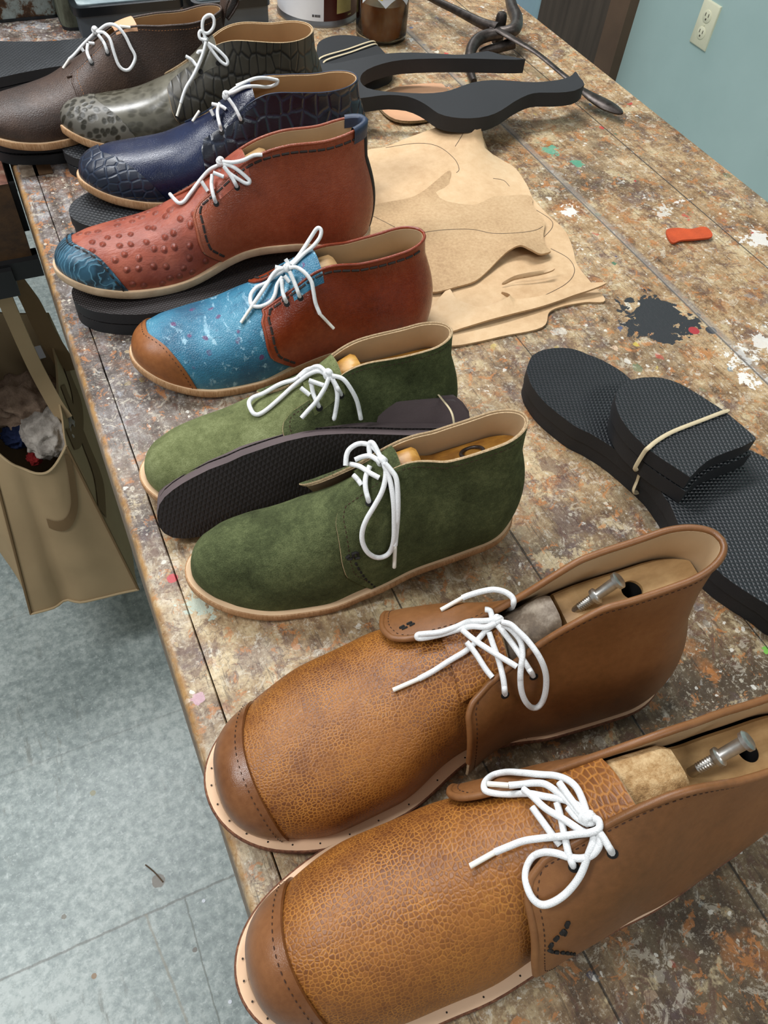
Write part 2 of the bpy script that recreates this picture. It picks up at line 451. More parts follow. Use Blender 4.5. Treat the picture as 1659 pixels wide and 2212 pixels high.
# ------------------------------------------------------------------ materials
def lin(c): return c / 12.92 if c <= .04045 else ((c + .055) / 1.055) ** 2.4
def hexc(h):
    h = h.lstrip('#'); return tuple(lin(int(h[i:i + 2], 16) / 255) for i in (0, 2, 4)) + (1,)
class NT:
    """small helper to write node trees"""
    def __init__(s, name):
        s.mat = bpy.data.materials.new(name); s.mat.use_nodes = True; s.t = s.mat.node_tree; s.t.nodes.clear()
        s.out = s.t.nodes.new('ShaderNodeOutputMaterial'); s.bsdf = s.t.nodes.new('ShaderNodeBsdfPrincipled')
        s.t.links.new(s.bsdf.outputs[0], s.out.inputs[0]); s.tc = s.t.nodes.new('ShaderNodeTexCoord')
    def put(s, inp, v):
        if v is None: return
        if isinstance(v, bpy.types.NodeSocket): s.t.links.new(v, inp)
        elif isinstance(v, str): inp.default_value = hexc(v)
        else:
            if isinstance(v, tuple) and len(v) == 3 and inp.type == 'RGBA': v = v + (1,)
            inp.default_value = v
    @property
    def co(s): return s.tc.outputs['Object']
    def mapping(s, vec=None, scale=(1, 1, 1), rot=(0, 0, 0), loc=(0, 0, 0)):
        n = s.t.nodes.new('ShaderNodeMapping'); s.put(n.inputs[0], vec or s.co)
        n.inputs['Scale'].default_value = scale; n.inputs['Rotation'].default_value = rot; n.inputs['Location'].default_value = loc
        return n.outputs[0]
    def noise(s, scale, detail=4, rough=.55, vec=None, dist=0, color=False):
        n = s.t.nodes.new('ShaderNodeTexNoise'); s.put(n.inputs['Vector'], vec or s.co)
        n.inputs['Scale'].default_value = scale; n.inputs['Detail'].default_value = detail; n.inputs['Roughness'].default_value = rough
        n.inputs['Distortion'].default_value = dist
        return n.outputs['Color' if color else 'Fac']
    def wrapv(s, k=.047):
        x_, y_, z_ = s.sep(); return s.comb(x_, s.math('MULTIPLY', s.math('ARCTAN2', z_, y_), k), 0.0)
    def voro(s, scale, feature='F1', vec=None, rnd_=1.0, out='Distance', smooth=None, d2=False):
        n = s.t.nodes.new('ShaderNodeTexVoronoi'); n.feature = feature; n.voronoi_dimensions = '2D' if d2 else '3D'; s.put(n.inputs['Vector'], vec or s.co)
        n.inputs['Scale'].default_value = scale; n.inputs['Randomness'].default_value = rnd_
        return n.outputs[out]
    def wave(s, scale, dist=0, detail=2, vec=None, axis='X', dscale=1):
        n = s.t.nodes.new('ShaderNodeTexWave'); s.put(n.inputs['Vector'], vec or s.co); n.bands_direction = axis
        n.inputs['Scale'].default_value = scale; n.inputs['Distortion'].default_value = dist; n.inputs['Detail'].default_value = detail; n.inputs['Detail Scale'].default_value = dscale
        return n.outputs['Fac']
    def math(s, op, a, b=None, c=None, clamp=False):
        n = s.t.nodes.new('ShaderNodeMath'); n.operation = op; n.use_clamp = clamp
        s.put(n.inputs[0], a); s.put(n.inputs[1], b)
        if c is not None: s.put(n.inputs[2], c)
        return n.outputs[0]
    def mr(s, v, a, b, c=0.0, d=1.0, smooth=False):
        n = s.t.nodes.new('ShaderNodeMapRange'); s.put(n.inputs[0], v)
        if smooth: n.interpolation_type = 'SMOOTHSTEP'
        for i, k in enumerate((a, b, c, d)): n.inputs[i + 1].default_value = k
        return n.outputs[0]
    def mix(s, f, a, b, mode='MIX'):
        n = s.t.nodes.new('ShaderNodeMix'); n.data_type = 'RGBA'; n.blend_type = mode
        s.put(n.inputs[0], f); s.put(n.inputs[6], a); s.put(n.inputs[7], b)
        return n.outputs[2]
    def ramp(s, f, stops, interp='LINEAR'):
        n = s.t.nodes.new('ShaderNodeValToRGB'); s.put(n.inputs[0], f); cr = n.color_ramp; cr.interpolation = interp
        while len(cr.elements) < len(stops): cr.elements.new(.5)
        for e, (p, c) in zip(cr.elements, stops):
            e.position = p; e.color = hexc(c) if isinstance(c, str) else (c if len(c) == 4 else tuple(c) + (1,))
        return n.outputs[0]
    def bump(s, h, strength=.5, dist=.001, normal=None):
        n = s.t.nodes.new('ShaderNodeBump'); n.inputs['Strength'].default_value = strength; n.inputs['Distance'].default_value = dist
        s.put(n.inputs['Height'], h); s.put(n.inputs['Normal'], normal); return n.outputs[0]
    def sep(s, v=None):
        n = s.t.nodes.new('ShaderNodeSeparateXYZ'); s.put(n.inputs[0], v or s.co); return n.outputs
    def comb(s, x, y, z):
        n = s.t.nodes.new('ShaderNodeCombineXYZ'); s.put(n.inputs[0], x); s.put(n.inputs[1], y); s.put(n.inputs[2], z); return n.outputs[0]
    def vadd(s, a, b, op='ADD'):
        n = s.t.nodes.new('ShaderNodeVectorMath'); n.operation = op; s.put(n.inputs[0], a); s.put(n.inputs[1], b); return n.outputs[0]
    def warp(s, amount, scale, vec=None):
        n = s.noise(scale, 3, .5, vec, color=True); m = s.vadd(n, (.5, .5, .5), 'SUBTRACT')
        m = s.vadd(m, (amount, amount, amount), 'MULTIPLY'); return s.vadd(vec or s.co, m)
    def end(s, col=None, rough=.5, normal=None, spec=.5, metal=0.0, sheen=None, coat=None, trans=None, ior=None, emis=None):
        b = s.bsdf.inputs
        s.put(b['Base Color'], col); s.put(b['Roughness'], rough); s.put(b['Normal'], normal); s.put(b['Specular IOR Level'], spec); s.put(b['Metallic'], metal)
        if sheen: s.put(b['Sheen Weight'], sheen[0]); s.put(b['Sheen Roughness'], sheen[1]); s.put(b['Sheen Tint'], sheen[2])
        if coat: s.put(b['Coat Weight'], coat[0]); s.put(b['Coat Roughness'], coat[1])
        if trans is not None: s.put(b['Transmission Weight'], trans)
        if ior: s.put(b['IOR'], ior)
        if emis: s.put(b['Emission Color'], emis[0]); s.put(b['Emission Strength'], emis[1])
        return s.mat
M = {}
def simple(name, col, rough=.6, var=.12, scale=40, bump=.2, bscale=400, bd=.0005, metal=0.0, spec=.5, coat=None):
    t = NT(name); n = t.noise(scale, 4); h = hexc(col)
    dk = tuple(x * (1 - var) for x in h[:3]) + (1,); lt = tuple(min(1, x * (1 + var)) for x in h[:3]) + (1,)
    c = t.ramp(n, ((.3, dk), (.7, lt)))
    M[name] = t.end(c, rough, t.bump(t.noise(bscale, 3), bump, bd), spec, metal, coat=coat); return M[name]
def mk_materials():
    # --- smooth leathers
    def smooth_leather(name, dark, mid, light, rough=.42, grain=900, bs=.12, spec=.5, blotch=18):
        t = NT(name); n = t.noise(blotch, 5, .6); f = t.noise(220, 4, .6)
        c = t.ramp(t.math('ADD', t.math('MULTIPLY', n, .75), t.math('MULTIPLY', f, .25)), ((.32, dark), (.5, mid), (.7, light)))
        v = t.voro(grain, 'DISTANCE_TO_EDGE', t.warp(.002, 200)); v = t.mr(v, 0, .12)
        cr = t.noise(60, 4, .6, t.warp(.02, 20))
        h = t.math('ADD', t.math('MULTIPLY', v, .25), cr)
        M[name] = t.end(c, t.mr(n, .3, .7, rough - .05, rough + .08), t.bump(h, bs, .002), spec)
    smooth_leather('tan_smooth', '#63401f', '#7d512c', '#8f6238', .42, blotch=9)
    smooth_leather('tan_cap', '#4e2e14', '#6c4120', '#875833', .27, bs=.12, blotch=10)
    smooth_leather('rust_smooth', '#71321f', '#8b4329', '#a35a3e', .27, 500, .3, blotch=9)
    smooth_leather('rust_red', '#5c200e', '#7f3015', '#9a4826', .24, 500, .2, blotch=9)
    smooth_leather('cap_brown', '#6a3c18', '#8a5226', '#a3693a', .38)
    smooth_leather('navy_smooth', '#060b1e', '#0b1533', '#132244', .25, 500, .14, blotch=9)
    smooth_leather('navy_edge', '#1b2538', '#28354c', '#34445c', .5)
    # --- pebbled saddle leather
    def pebbled(name, veinc, cellc, cell2, scale=500, rough=.42):
        t = NT(name); w = t.warp(.0016, 130, t.mapping(t.wrapv(.055), scale=(.85, 1.1, 1))); e = t.voro(scale, 'DISTANCE_TO_EDGE', w, .8, d2=True)
        e2 = t.voro(scale * .36, 'DISTANCE_TO_EDGE', t.warp(.007, 55)); cc = t.voro(scale, 'F1', w, .8, out='Color', d2=True); r_, g_, b_ = t.sep(cc)
        big = t.noise(16, 4, .6); mid = t.noise(48, 4, .65)
        cell = t.mix(t.math('ADD', t.math('MULTIPLY', r_, .45), t.mr(big, .36, .66, -.1, .65), clamp=True), cellc, cell2)
        vein = t.mr(e, .03, .19, 1, 0, True); v2 = t.mr(e2, .008, .05, 1, 0)
        k = t.mr(mid, .34, .60, .25, .85); kk = t.mr(big, .52, .66, 1, .45)
        c = t.mix(t.math('MULTIPLY', t.math('MULTIPLY', vein, k), kk), cell, veinc)
        c = t.mix(t.math('MULTIPLY', v2, t.mr(mid, .42, .6, 0, .35)), c, '#b07a34')
        h = t.math('SUBTRACT', t.mr(e, 0, .25), t.math('MULTIPLY', v2, .35))
        M[name] = t.end(c, t.mr(e, 0, .2, rough + .12, rough), t.bump(h, .26, .0007), .5)
    pebbled('tan_pebble', '#b3752d', '#623514', '#915a24')
    def suede(name, a, b_, c_):
        t = NT(name); n = t.noise(28, 6, .7, t.warp(.03, 15)); f = t.noise(1400, 2, .6); m = t.noise(260, 4, .7)
        v = t.math('ADD', t.math('MULTIPLY', n, .5), t.math('ADD', t.math('MULTIPLY', f, .28), t.math('MULTIPLY', m, .22)))
        c = t.ramp(v, ((.36, a), (.5, b_), (.66, c_)))
        M[name] = t.end(c, .95, t.bump(t.math('ADD', f, m), .6, .0008), .15, sheen=(.35, .5, c_))
    suede('green_suede', '#2a2e1c', '#474e32', '#6c734d')
    suede('green_suede_light', '#494f31', '#686e48', '#8d9369')
    suede('green_edge', '#39452a', '#59664a', '#8a8a6c')
    # --- crocodile
    def croc(name, deep, mid, hi, scale=75, rough=.2, bs=.8, stretch=(1, 1, 1), spots=None, flat=False):
        t = NT(name); cx_, cy_, cz_ = t.sep(); w = t.warp(.004, 60, t.mapping(t.comb(cx_, cz_, 0.0) if flat else t.wrapv(.055), scale=stretch)); e = t.voro(scale, 'DISTANCE_TO_EDGE', w, .62, d2=True)
        n = t.noise(30, 5, .6); cell = t.mr(e, .01, .14, 0, 1, True)
        c = t.mix(cell, deep, t.mix(n, mid, hi)) if not spots else t.mix(t.math('MULTIPLY', cell, .8), t.mix(n, mid, hi), spots)
        wr = t.noise(300, 4, .6, t.mapping(scale=(1, 3, 1)))
        h = t.math('ADD', t.mr(e, 0, .18, 0, 1, True), t.math('MULTIPLY', wr, .15))
        M[name] = t.end(c, t.mr(n, .3, .7, rough, rough + .15), t.bump(h, bs, .0016), .6)
    croc('navy_croc', '#1a2436', '#070b16', '#0d1526', 66, .18, .38, (1.2, .9, 1), flat=True)
    croc('navy_croc_cap', '#1c2a40', '#0b1322', '#121d33', 92, .28, .35)
    croc('olive_croc', '#191712', '#2f2b23', '#4b463a', 84, .34, .32, (1.35, .62, 1), flat=True)
    t = NT('olive_sheen'); n = t.noise(20, 4); F = t.voro(150, 'F1', t.warp(.01, 40, t.mapping(t.wrapv(), scale=(.6, 1.0, 1))), d2=True)
    sp = t.math('MULTIPLY', t.mr(F, .3, .55, 1, 0), t.mr(t.noise(35, 3), .42, .6))
    c = t.mix(t.math('MULTIPLY', sp, .7), t.ramp(n, ((.3, '#48453a'), (.55, '#625e52'), (.75, '#7a7668'))), '#2a271b')
    M['olive_sheen'] = t.end(c, .27, t.bump(t.noise(90, 4), .15, .001), .6)
    t = NT('olive_cap'); F = t.voro(130, 'F1', t.warp(.01, 40, t.wrapv()), d2=True); n = t.noise(25, 4)
    c = t.mix(t.mr(F, .30, .5, 1, 0), t.ramp(n, ((.35, '#55514a'), (.7, '#6f6b60'))), '#2d2a20')
    M['olive_cap'] = t.end(c, .4, t.bump(t.mr(F, .2, .5), .4, .001), .5)
    # --- ostrich
    t = NT('ostrich'); F = t.voro(82, 'F1', t.warp(.003, 60, t.wrapv()), .7, d2=True); n = t.noise(30, 4, .6)
    dome = t.mr(F, .0, .27, 1, 0, True); ringf = t.mr(t.math('ABSOLUTE', t.math('SUBTRACT', F, .23)), 0, .09, 1, 0)
    c = t.ramp(n, ((.3, '#7b3522'), (.5, '#944530'), (.72, '#aa5b44')))
    c = t.mix(t.math('MULTIPLY', ringf, .5), c, '#4c1a10'); c = t.mix(t.math('MULTIPLY', dome, .5), c, '#7a3024')
    wr = t.noise(120, 5, .65, t.mapping(scale=(1, 2.2, 1)))
    M['ostrich'] = t.end(c, .42, t.bump(t.math('ADD', t.math('MULTIPLY', dome, 1.0), t.math('MULTIPLY', wr, .45)), .9, .002), .5)
    # --- blue printed leather
    t = NT('blue_print'); w = t.warp(.012, 45); n = t.noise(24, 5, .6)
    c = t.ramp(n, ((.3, '#1d5470'), (.5, '#2f728f'), (.7, '#4a8ba4')))
    st = t.noise(130, 3, .7, t.mapping(w, (1, .25, 1), (0, 0, .7))); c = t.mix(t.mr(st, .58, .68, 0, .75), c, '#9cc3d4')
    st2 = t.noise(110, 3, .7, t.mapping(w, (.3, 1, 1), (0, 0, -.4))); c = t.mix(t.mr(st2, .60, .7, 0, .7), c, '#174a68')
    F = t.voro(62, 'F1', t.vadd(w, (.01, .0, .0)), .75); sp = t.math('MULTIPLY', t.mr(F, .14, .20, 1, 0), t.mr(t.noise(150, 2), .36, .5))
    c = t.mix(t.math('MULTIPLY', sp, .85), c, '#5d2d5e')
    e = t.voro(520, 'DISTANCE_TO_EDGE')
    M['blue_print'] = t.end(c, .42, t.bump(t.mr(e, 0, .25), .35, .0007), .5)
    t = NT('blue_feather'); w = t.wave(26, 5, 3, t.warp(.02, 20), 'DIAGONAL', 1.0); w2 = t.wave(90, 5, 3, t.warp(.03, 22), 'Y', 1.2)
    c = t.mix(t.mr(w, .3, .8), '#14303f', '#2c566c'); c = t.mix(t.mr(w2, .86, 1.0, 0, .7), c, '#5f93aa')
    M['blue_feather'] = t.end(c, .38, t.bump(t.math('ADD', w, w2), .25, .0007), .5)
    # --- dark brown tumbled
    t = NT('brown_tumbled'); e = t.voro(420, 'DISTANCE_TO_EDGE', t.warp(.004, 80)); n = t.noise(22, 5, .6); f = t.noise(500, 3, .7)
    c = t.ramp(t.math('ADD', t.math('MULTIPLY', n, .7), t.math('MULTIPLY', f, .3)), ((.32, '#261a14'), (.5, '#3d2c23'), (.7, '#574235')))
    M['brown_tumbled'] = t.end(c, .48, t.bump(t.mr(e, 0, .3), .28, .0006), .5)
    # --- plain veg tan, linings, edges
    simple('veg_tan', '#e2bf98', .55, .08, 30, .15)
    t = NT('sole_edge'); n = t.noise(60, 4); st = t.noise(700, 3, .7, t.mapping(scale=(1, 1, .15)))
    M['sole_edge'] = t.end(t.mix(t.mr(st, .35, .75), t.ramp(n, ((.3, '#a87f58'), (.7, '#cda57c'))), '#94693f'), .75, t.bump(st, .5, .0006))
    t = NT('sole_edge_fuzzy'); n = t.noise(500, 4, .7); M['sole_edge_fuzzy'] = t.end(t.ramp(n, ((.3, '#4f2f22'), (.6, '#80543c'), (.8, '#a87b58'))), .95, t.bump(n, .8, .0008))
    t = NT('sole_cream_edge'); n = t.noise(60, 4); M['sole_cream_edge'] = t.end(t.ramp(n, ((.3, '#a58a6c'), (.7, '#c4ab8c'))), .7, t.bump(t.noise(500, 3), .3, .0005))
    simple('pink_insole', '#e6c09c', .55, .07, 25, .12)
    simple('lining', '#b59a78', .55, .08, 20, .2, 250)
    simple('lining_warm', '#a98258', .55, .1, 20, .2, 250)
    t = NT('raw_edge'); n = t.noise(600, 3, .7); M['raw_edge'] = t.end(t.ramp(n, ((.3, '#9b7f5c'), (.7, '#c9b08c'))), .9, t.bump(n, .6, .0006))
    simple('thread_brown', '#3b2314', .8, .2, 300)
    simple('thread_cord', '#2a211d', .7, .3, 300)
    simple('thread_black', '#15120f', .75, .2, 300)
    simple('thread_pale', '#a06c44', .8, .2, 300)
    simple('dark_hole', '#070504', .8, .1)
    # --- cotton lace
    t = NT('white_lace'); w = t.noise(2200, 2, .6); M['white_lace'] = t.end(t.ramp(w, ((.25, '#c9cbcc'), (.6, '#eceded'))), .85, t.bump(w, .7, .0004), .2, sheen=(.3, .5, '#ffffff'))
    simple('aglet', '#e9e5da', .35, .03)
    # --- wood of the lasts
    t = NT('last_wood'); g = t.noise(60, 6, .65, t.mapping(scale=(.35, 1, 1.5))); n = t.noise(16, 4)
    c = t.ramp(t.math('ADD', t.math('MULTIPLY', g, .6), t.math('MULTIPLY', n, .4)), ((.3, '#7a5c38'), (.48, '#aa875a'), (.7, '#cfae7c')))
    M['last_wood'] = t.end(c, .5, t.bump(g, .3, .001), .4)
    t = NT('last_amber'); g = t.noise(90, 5, .65, t.mapping(scale=(.3, 1, 1)))
    M['last_amber'] = t.end(t.ramp(g, ((.3, '#7a4e20'), (.5, '#a8762f'), (.72, '#c9994e'))), .4, t.bump(g, .25, .001))
    t = NT('raw_wood'); g = t.noise(200, 6, .75, t.mapping(scale=(1, 1, .25))); n = t.noise(60, 5, .7)
    M['raw_wood'] = t.end(t.ramp(t.math('ADD', t.math('MULTIPLY', g, .6), t.math('MULTIPLY', n, .4)), ((.34, '#6b4a28'), (.45, '#b08a5a'), (.62, '#dfc091'))), .85, t.bump(g, 1, .002))
    t = NT('grey_wood'); n = t.noise(50, 6, .7); M['grey_wood'] = t.end(t.ramp(n, ((.3, '#2b231c'), (.52, '#6a5b4b'), (.7, '#a09382'))), .6, t.bump(n, .4, .001))
    t = NT('zinc'); n = t.noise(120, 4); M['zinc'] = t.end(t.ramp(n, ((.3, '#a09d97'), (.7, '#d6d4cf'))), .36, t.bump(n, .2, .0005), metal=1.0)
    t = NT('dark_iron'); n = t.noise(60, 5, .65); M['dark_iron'] = t.end(t.ramp(n, ((.3, '#2a2422'), (.6, '#514a46'), (.8, '#7a736e'))), .42, t.bump(n, .3, .001), metal=.75)
    # --- rubber
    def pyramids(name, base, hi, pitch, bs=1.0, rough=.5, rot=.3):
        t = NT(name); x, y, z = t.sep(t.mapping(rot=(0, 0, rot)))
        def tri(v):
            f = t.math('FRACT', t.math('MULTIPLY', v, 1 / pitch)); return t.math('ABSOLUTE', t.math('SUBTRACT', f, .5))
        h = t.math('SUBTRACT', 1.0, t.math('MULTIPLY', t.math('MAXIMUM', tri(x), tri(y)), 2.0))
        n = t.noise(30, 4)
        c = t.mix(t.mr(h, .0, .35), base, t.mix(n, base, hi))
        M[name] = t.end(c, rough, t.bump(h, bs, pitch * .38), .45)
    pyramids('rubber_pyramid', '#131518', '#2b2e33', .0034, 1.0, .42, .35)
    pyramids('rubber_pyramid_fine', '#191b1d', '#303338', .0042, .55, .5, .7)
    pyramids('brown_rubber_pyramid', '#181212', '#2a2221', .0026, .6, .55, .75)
    simple('black_foam', '#1a1b1e', .7, .15, 30, .25, 900)
    simple('black_foam_top', '#1d1f22', .75, .12, 12, .2, 900)
    simple('brown_foam', '#584b4c', .8, .15, 30, .3, 900)
    simple('rubber_band', '#c7b795', .6, .08, 50)
    # --- hides
    t = NT('hide'); n = t.noise(7, 6, .6); f = t.noise(90, 5, .7); v = t.voro(160, 'DISTANCE_TO_EDGE', t.warp(.01, 50))
    c = t.ramp(t.math('ADD', t.math('MULTIPLY', n, .65), t.math('MULTIPLY', f, .35)), ((.32, '#b8946c'), (.5, '#cfae86'), (.68, '#dcc09a')))
    M['hide'] = t.end(c, .6, t.bump(f, .25, .0015), .35)
    t = NT('hide_flesh'); n = t.noise(12, 6, .6); f = t.noise(300, 5, .7)
    M['hide_flesh'] = t.end(t.ramp(t.math('ADD', t.math('MULTIPLY', n, .5), t.math('MULTIPLY', f, .5)), ((.35, '#a28362'), (.5, '#b99a75'), (.66, '#c9ab86'))), .9, t.bump(f, .4, .001), .2)
    simple('pencil', '#54483c', .8, .1)
    simple('orange_suede', '#b5481f', .9, .2, 60, .6, 600, .001)
    simple('peach_leather', '#d7a37c', .6, .07, 20)
mk_materials()
# ------------------------------------------------------------------ the nine shoes
MARKTHICK = dict(S3=.007, S4=.007, S5=.0075, S6=.008, S7=.009, S8=.009, S9=.008)
TAN = dict(tongu=(.425, .52), capbulge=.0032, vamp='tan_pebble', cap='tan_cap', quarter='tan_smooth', lining='lining', rim='raw_edge', solet='pink_insole', solee='sole_edge_fuzzy',
           roll_edge=.0021, rolled='tan_smooth', stitch=dict(iu=.016, it=.035, ln=.0020, gap=.0013, r=.0003), qoff=.0022)
shoes = {}
# FIT
SH = {}
SH['S1'] = Shoe(H=1.3365, Hi=0.9006, ank=0.5063, tcn=0.9012, tcf=0.6811, nu=0.5902, nb=0.5062, fu=0.62, fb=0.5, ntop=0.5504, ftop=0.602, rake=-0.0004, spring=0.0154, skew=0.0666, th=0.119, tm=0.1394, gapn=0.006, gapf=0.0049, roll=0.0, welt=0.008, toe=2.5, hl=0.0181, wn=-0.4, wf=0.0, arc=0.008, x=0.3129, y=0.0339, yaw=3.0649, L=0.3261, W=0.0464, thick=0.005)
SH['S2'] = Shoe(H=0.9708, Hi=0.7602, ank=0.5245, tcn=0.6814, tcf=0.8955, nu=0.521, nb=0.509, fu=0.62, fb=0.5, ntop=0.4676, ftop=0.6018, rake=0.0026, spring=0.0097, skew=0.9134, th=0.1397, tm=0.1217, gapn=0.0159, gapf=0.0096, roll=0.0, welt=0.008, toe=2.5, hl=0.0138, wn=-0.0567, wf=0.0, arc=0.0057, x=0.3102, y=0.1349, yaw=3.0053, L=0.3093, W=0.052, thick=0.005)
SH['S3'] = Shoe(H=0.9952, Hi=0.9415, ank=0.4656, tcn=0.8941, tcf=0.7961, nu=0.5871, nb=0.4929, fu=0.6448, fb=0.5, ntop=0.5264, ftop=0.6283, rake=-0.0007, spring=0.0164, skew=-0.4652, th=0.103, tm=0.099, gapn=0.0, gapf=0.0109, roll=0.0, welt=0.005, toe=2.5, hl=0.0209, wn=-0.1922, wf=0.0, arc=0.0029, x=0.2706, y=0.2785, yaw=3.0163, L=0.2429, W=0.0357)
SH['S4'] = Shoe(H=0.8542, Hi=0.8727, ank=0.4797, tcn=0.7971, tcf=0.875, nu=0.6001, nb=0.5, fu=0.6185, fb=0.5, ntop=0.5514, ftop=0.6446, rake=0.0022, spring=0.018, skew=0.0099, th=0.0993, tm=0.0949, gapn=0.0, gapf=0.0017, roll=0.0, welt=0.005, toe=2.5, hl=-0.0016, wn=0.0128, wf=0.0, arc=0.004, x=0.2853, y=0.4052, yaw=3.1219, L=0.2631, W=0.0411)
SH['S5'] = Shoe(H=0.8155, Hi=0.9572, ank=0.5501, tcn=0.7429, tcf=0.917, nu=0.6111, nb=0.5246, fu=0.5956, fb=0.5, ntop=0.599, ftop=0.582, rake=0.0035, spring=0.0201, skew=-0.0351, th=0.0988, tm=0.0789, gapn=0.0, gapf=-0.0011, roll=0.0, welt=0.004, toe=2.5, hl=-0.0081, wn=-0.0314, wf=0.0, arc=0.0044, x=0.3278, y=0.5367, yaw=3.101, L=0.281, W=0.0457)
SH['S6'] = Shoe(H=0.7303, Hi=0.9733, ank=0.4302, tcn=0.7713, tcf=0.7918, nu=0.5847, nb=0.5188, fu=0.6194, fb=0.5, ntop=0.5507, ftop=0.5957, rake=0.0, spring=0.0161, skew=0.4152, th=0.1082, tm=0.0911, gapn=0.0, gapf=0.0, roll=0.0, welt=0.004, toe=2.5, hl=0.0052, wn=0.1645, wf=0.0, arc=0.0107, x=0.3156, y=0.6534, yaw=3.0846, L=0.3068, W=0.0406, zb=0.026)
SH['S7'] = Shoe(H=0.7551, Hi=1.0289, ank=0.6611, tcn=0.674, tcf=0.8272, nu=0.6009, nb=0.5, fu=0.6214, fb=0.5, ntop=0.5875, ftop=0.5487, rake=0.0037, spring=0.0155, skew=-0.4218, th=0.0923, tm=0.0861, gapn=0.0, gapf=0.0, roll=0.0, welt=0.004, toe=2.5, hl=0.0009, wn=-0.0526, wf=0.0, arc=0.0071, x=0.365, y=0.7778, yaw=3.0435, L=0.3072, W=0.0419, zb=0.026)
SH['S8'] = Shoe(H=0.6923, Hi=1.0078, ank=0.8273, tcn=0.877, tcf=0.8027, nu=0.6001, nb=0.5, fu=0.5896, fb=0.5, ntop=0.559, ftop=0.5857, rake=0.0029, spring=0.0166, skew=-0.3189, th=0.0953, tm=0.0911, gapn=0.0, gapf=0.0, roll=0.0, welt=0.004, toe=2.5, hl=0.0019, wn=0.0221, wf=0.0, arc=0.0078, x=0.3589, y=0.8921, yaw=3.0365, L=0.2992, W=0.0394, zb=0.026)
SH['S9'] = Shoe(H=0.7055, Hi=1.0258, ank=0.5719, tcn=0.8481, tcf=0.6782, nu=0.6378, nb=0.5, fu=0.62, fb=0.5, ntop=0.646, ftop=0.582, rake=-0.0002, spring=0.0164, skew=0.9616, th=0.0947, tm=0.0796, gapn=0.0, gapf=0.0, roll=0.0, welt=0.004, toe=2.5, hl=-0.0008, wn=0.0366, wf=0.0, arc=0.0099, x=0.2764, y=0.9792, yaw=3.2198, L=0.3032, W=0.0426, zb=0.026)
# ENDFIT
STK = dict(ln=.0022, gap=.0010, r=.0003)
SPEC = {
 'S1': dict(TAN, captab=((-1, .885), (0, .935), (1, .885))),
 'S2': dict(TAN, captab=((-1, .885), (0, .935), (1, .885))),
 'S3': dict(vamp='green_suede', quarter='green_suede', captab=None, stitch=STK),
 'S4': dict(vamp='green_suede_light', quarter='green_suede', captab=None, stitch=STK),
 'S5': dict(vamp='blue_print', cap='cap_brown', quarter='rust_red', roll_edge=.0015, rolled='rust_red', captab=((-1, .845), (-.75, .865), (-.4, .90), (0, .945), (.5, .93), (1, .85)),
            stitch=dict(iu=.022, it=.065, ln=.0075, gap=.0009, r=.00115, mat='thread_cord')),
 'S6': dict(vamp='ostrich', cap='blue_feather', quarter='rust_smooth', roll_edge=.0015, rolled='rust_smooth', captab=((-1, .82), (-.5, .87), (0, .94), (.5, .93), (1, .87)),
            stitch=dict(iu=.022, it=.065, ln=.0075, gap=.0009, r=.00115, mat='thread_cord'), counter='thread_black', cw=.012, capdash=(.006, .001, .0009), capthread='thread_cord', tab='navy_edge', solee='sole_cream_edge'),
 'S7': dict(vamp='navy_smooth', cap='navy_croc_cap', quarter='navy_croc', rim='navy_edge', lining='lining_warm', captab=((-1, .735), (-.6, .80), (-.3, .86), (0, .92), (.5, .92), (1, .86)), stitch=None, capstitch=False),
 'S8': dict(vamp='olive_sheen', cap='olive_cap', quarter='olive_croc', lining='lining_warm', captab=((-1, .73), (-.5, .79), (0, .86), (.5, .86), (1, .80)), stitch=None, capstitch=False),
 'S9': dict(vamp='brown_tumbled', quarter='brown_tumbled', lining='lining_warm', captab=None, stitch=dict(STK, mat='thread_pale'), roll_edge=.0014, tonguem='peach_leather', tongu=(.36, .435), tongt=.80),
}
LABEL = {
 'S1': 'tan pebbled leather chukka boot nearest the camera, stitched black tick on its side flap',
 'S2': 'tan pebbled leather chukka boot between the green suede shoe and the nearest tan boot',
 'S3': 'green suede chukka shoe in full view, dark cross stitches on its side flap',
 'S4': 'green suede chukka shoe half hidden behind the dark brown rubber soles',
 'S5': 'chukka shoe with blue printed vamp, brown toe cap and rust red sides',
 'S6': 'rust ostrich leather chukka shoe with a blue toe cap',
 'S7': 'navy blue chukka shoe with crocodile textured sides and toe cap',
 'S8': 'olive grey chukka shoe with reptile textured sides, behind the navy one',
 'S9': 'dark brown leather chukka shoe with a heel loop, farthest in the row',
}
SH['S5'].hl = -.001; SH['S5'].th -= .006
for k, v in MARKTHICK.items(): SH[k].thick = v; SH[k].zb -= (v - .006) * .5 if SH[k].zb > .001 else 0
for k in SH: shoes[k] = make_shoe(SH[k], 'chukka_shoe', LABEL[k], M, SPEC[k])
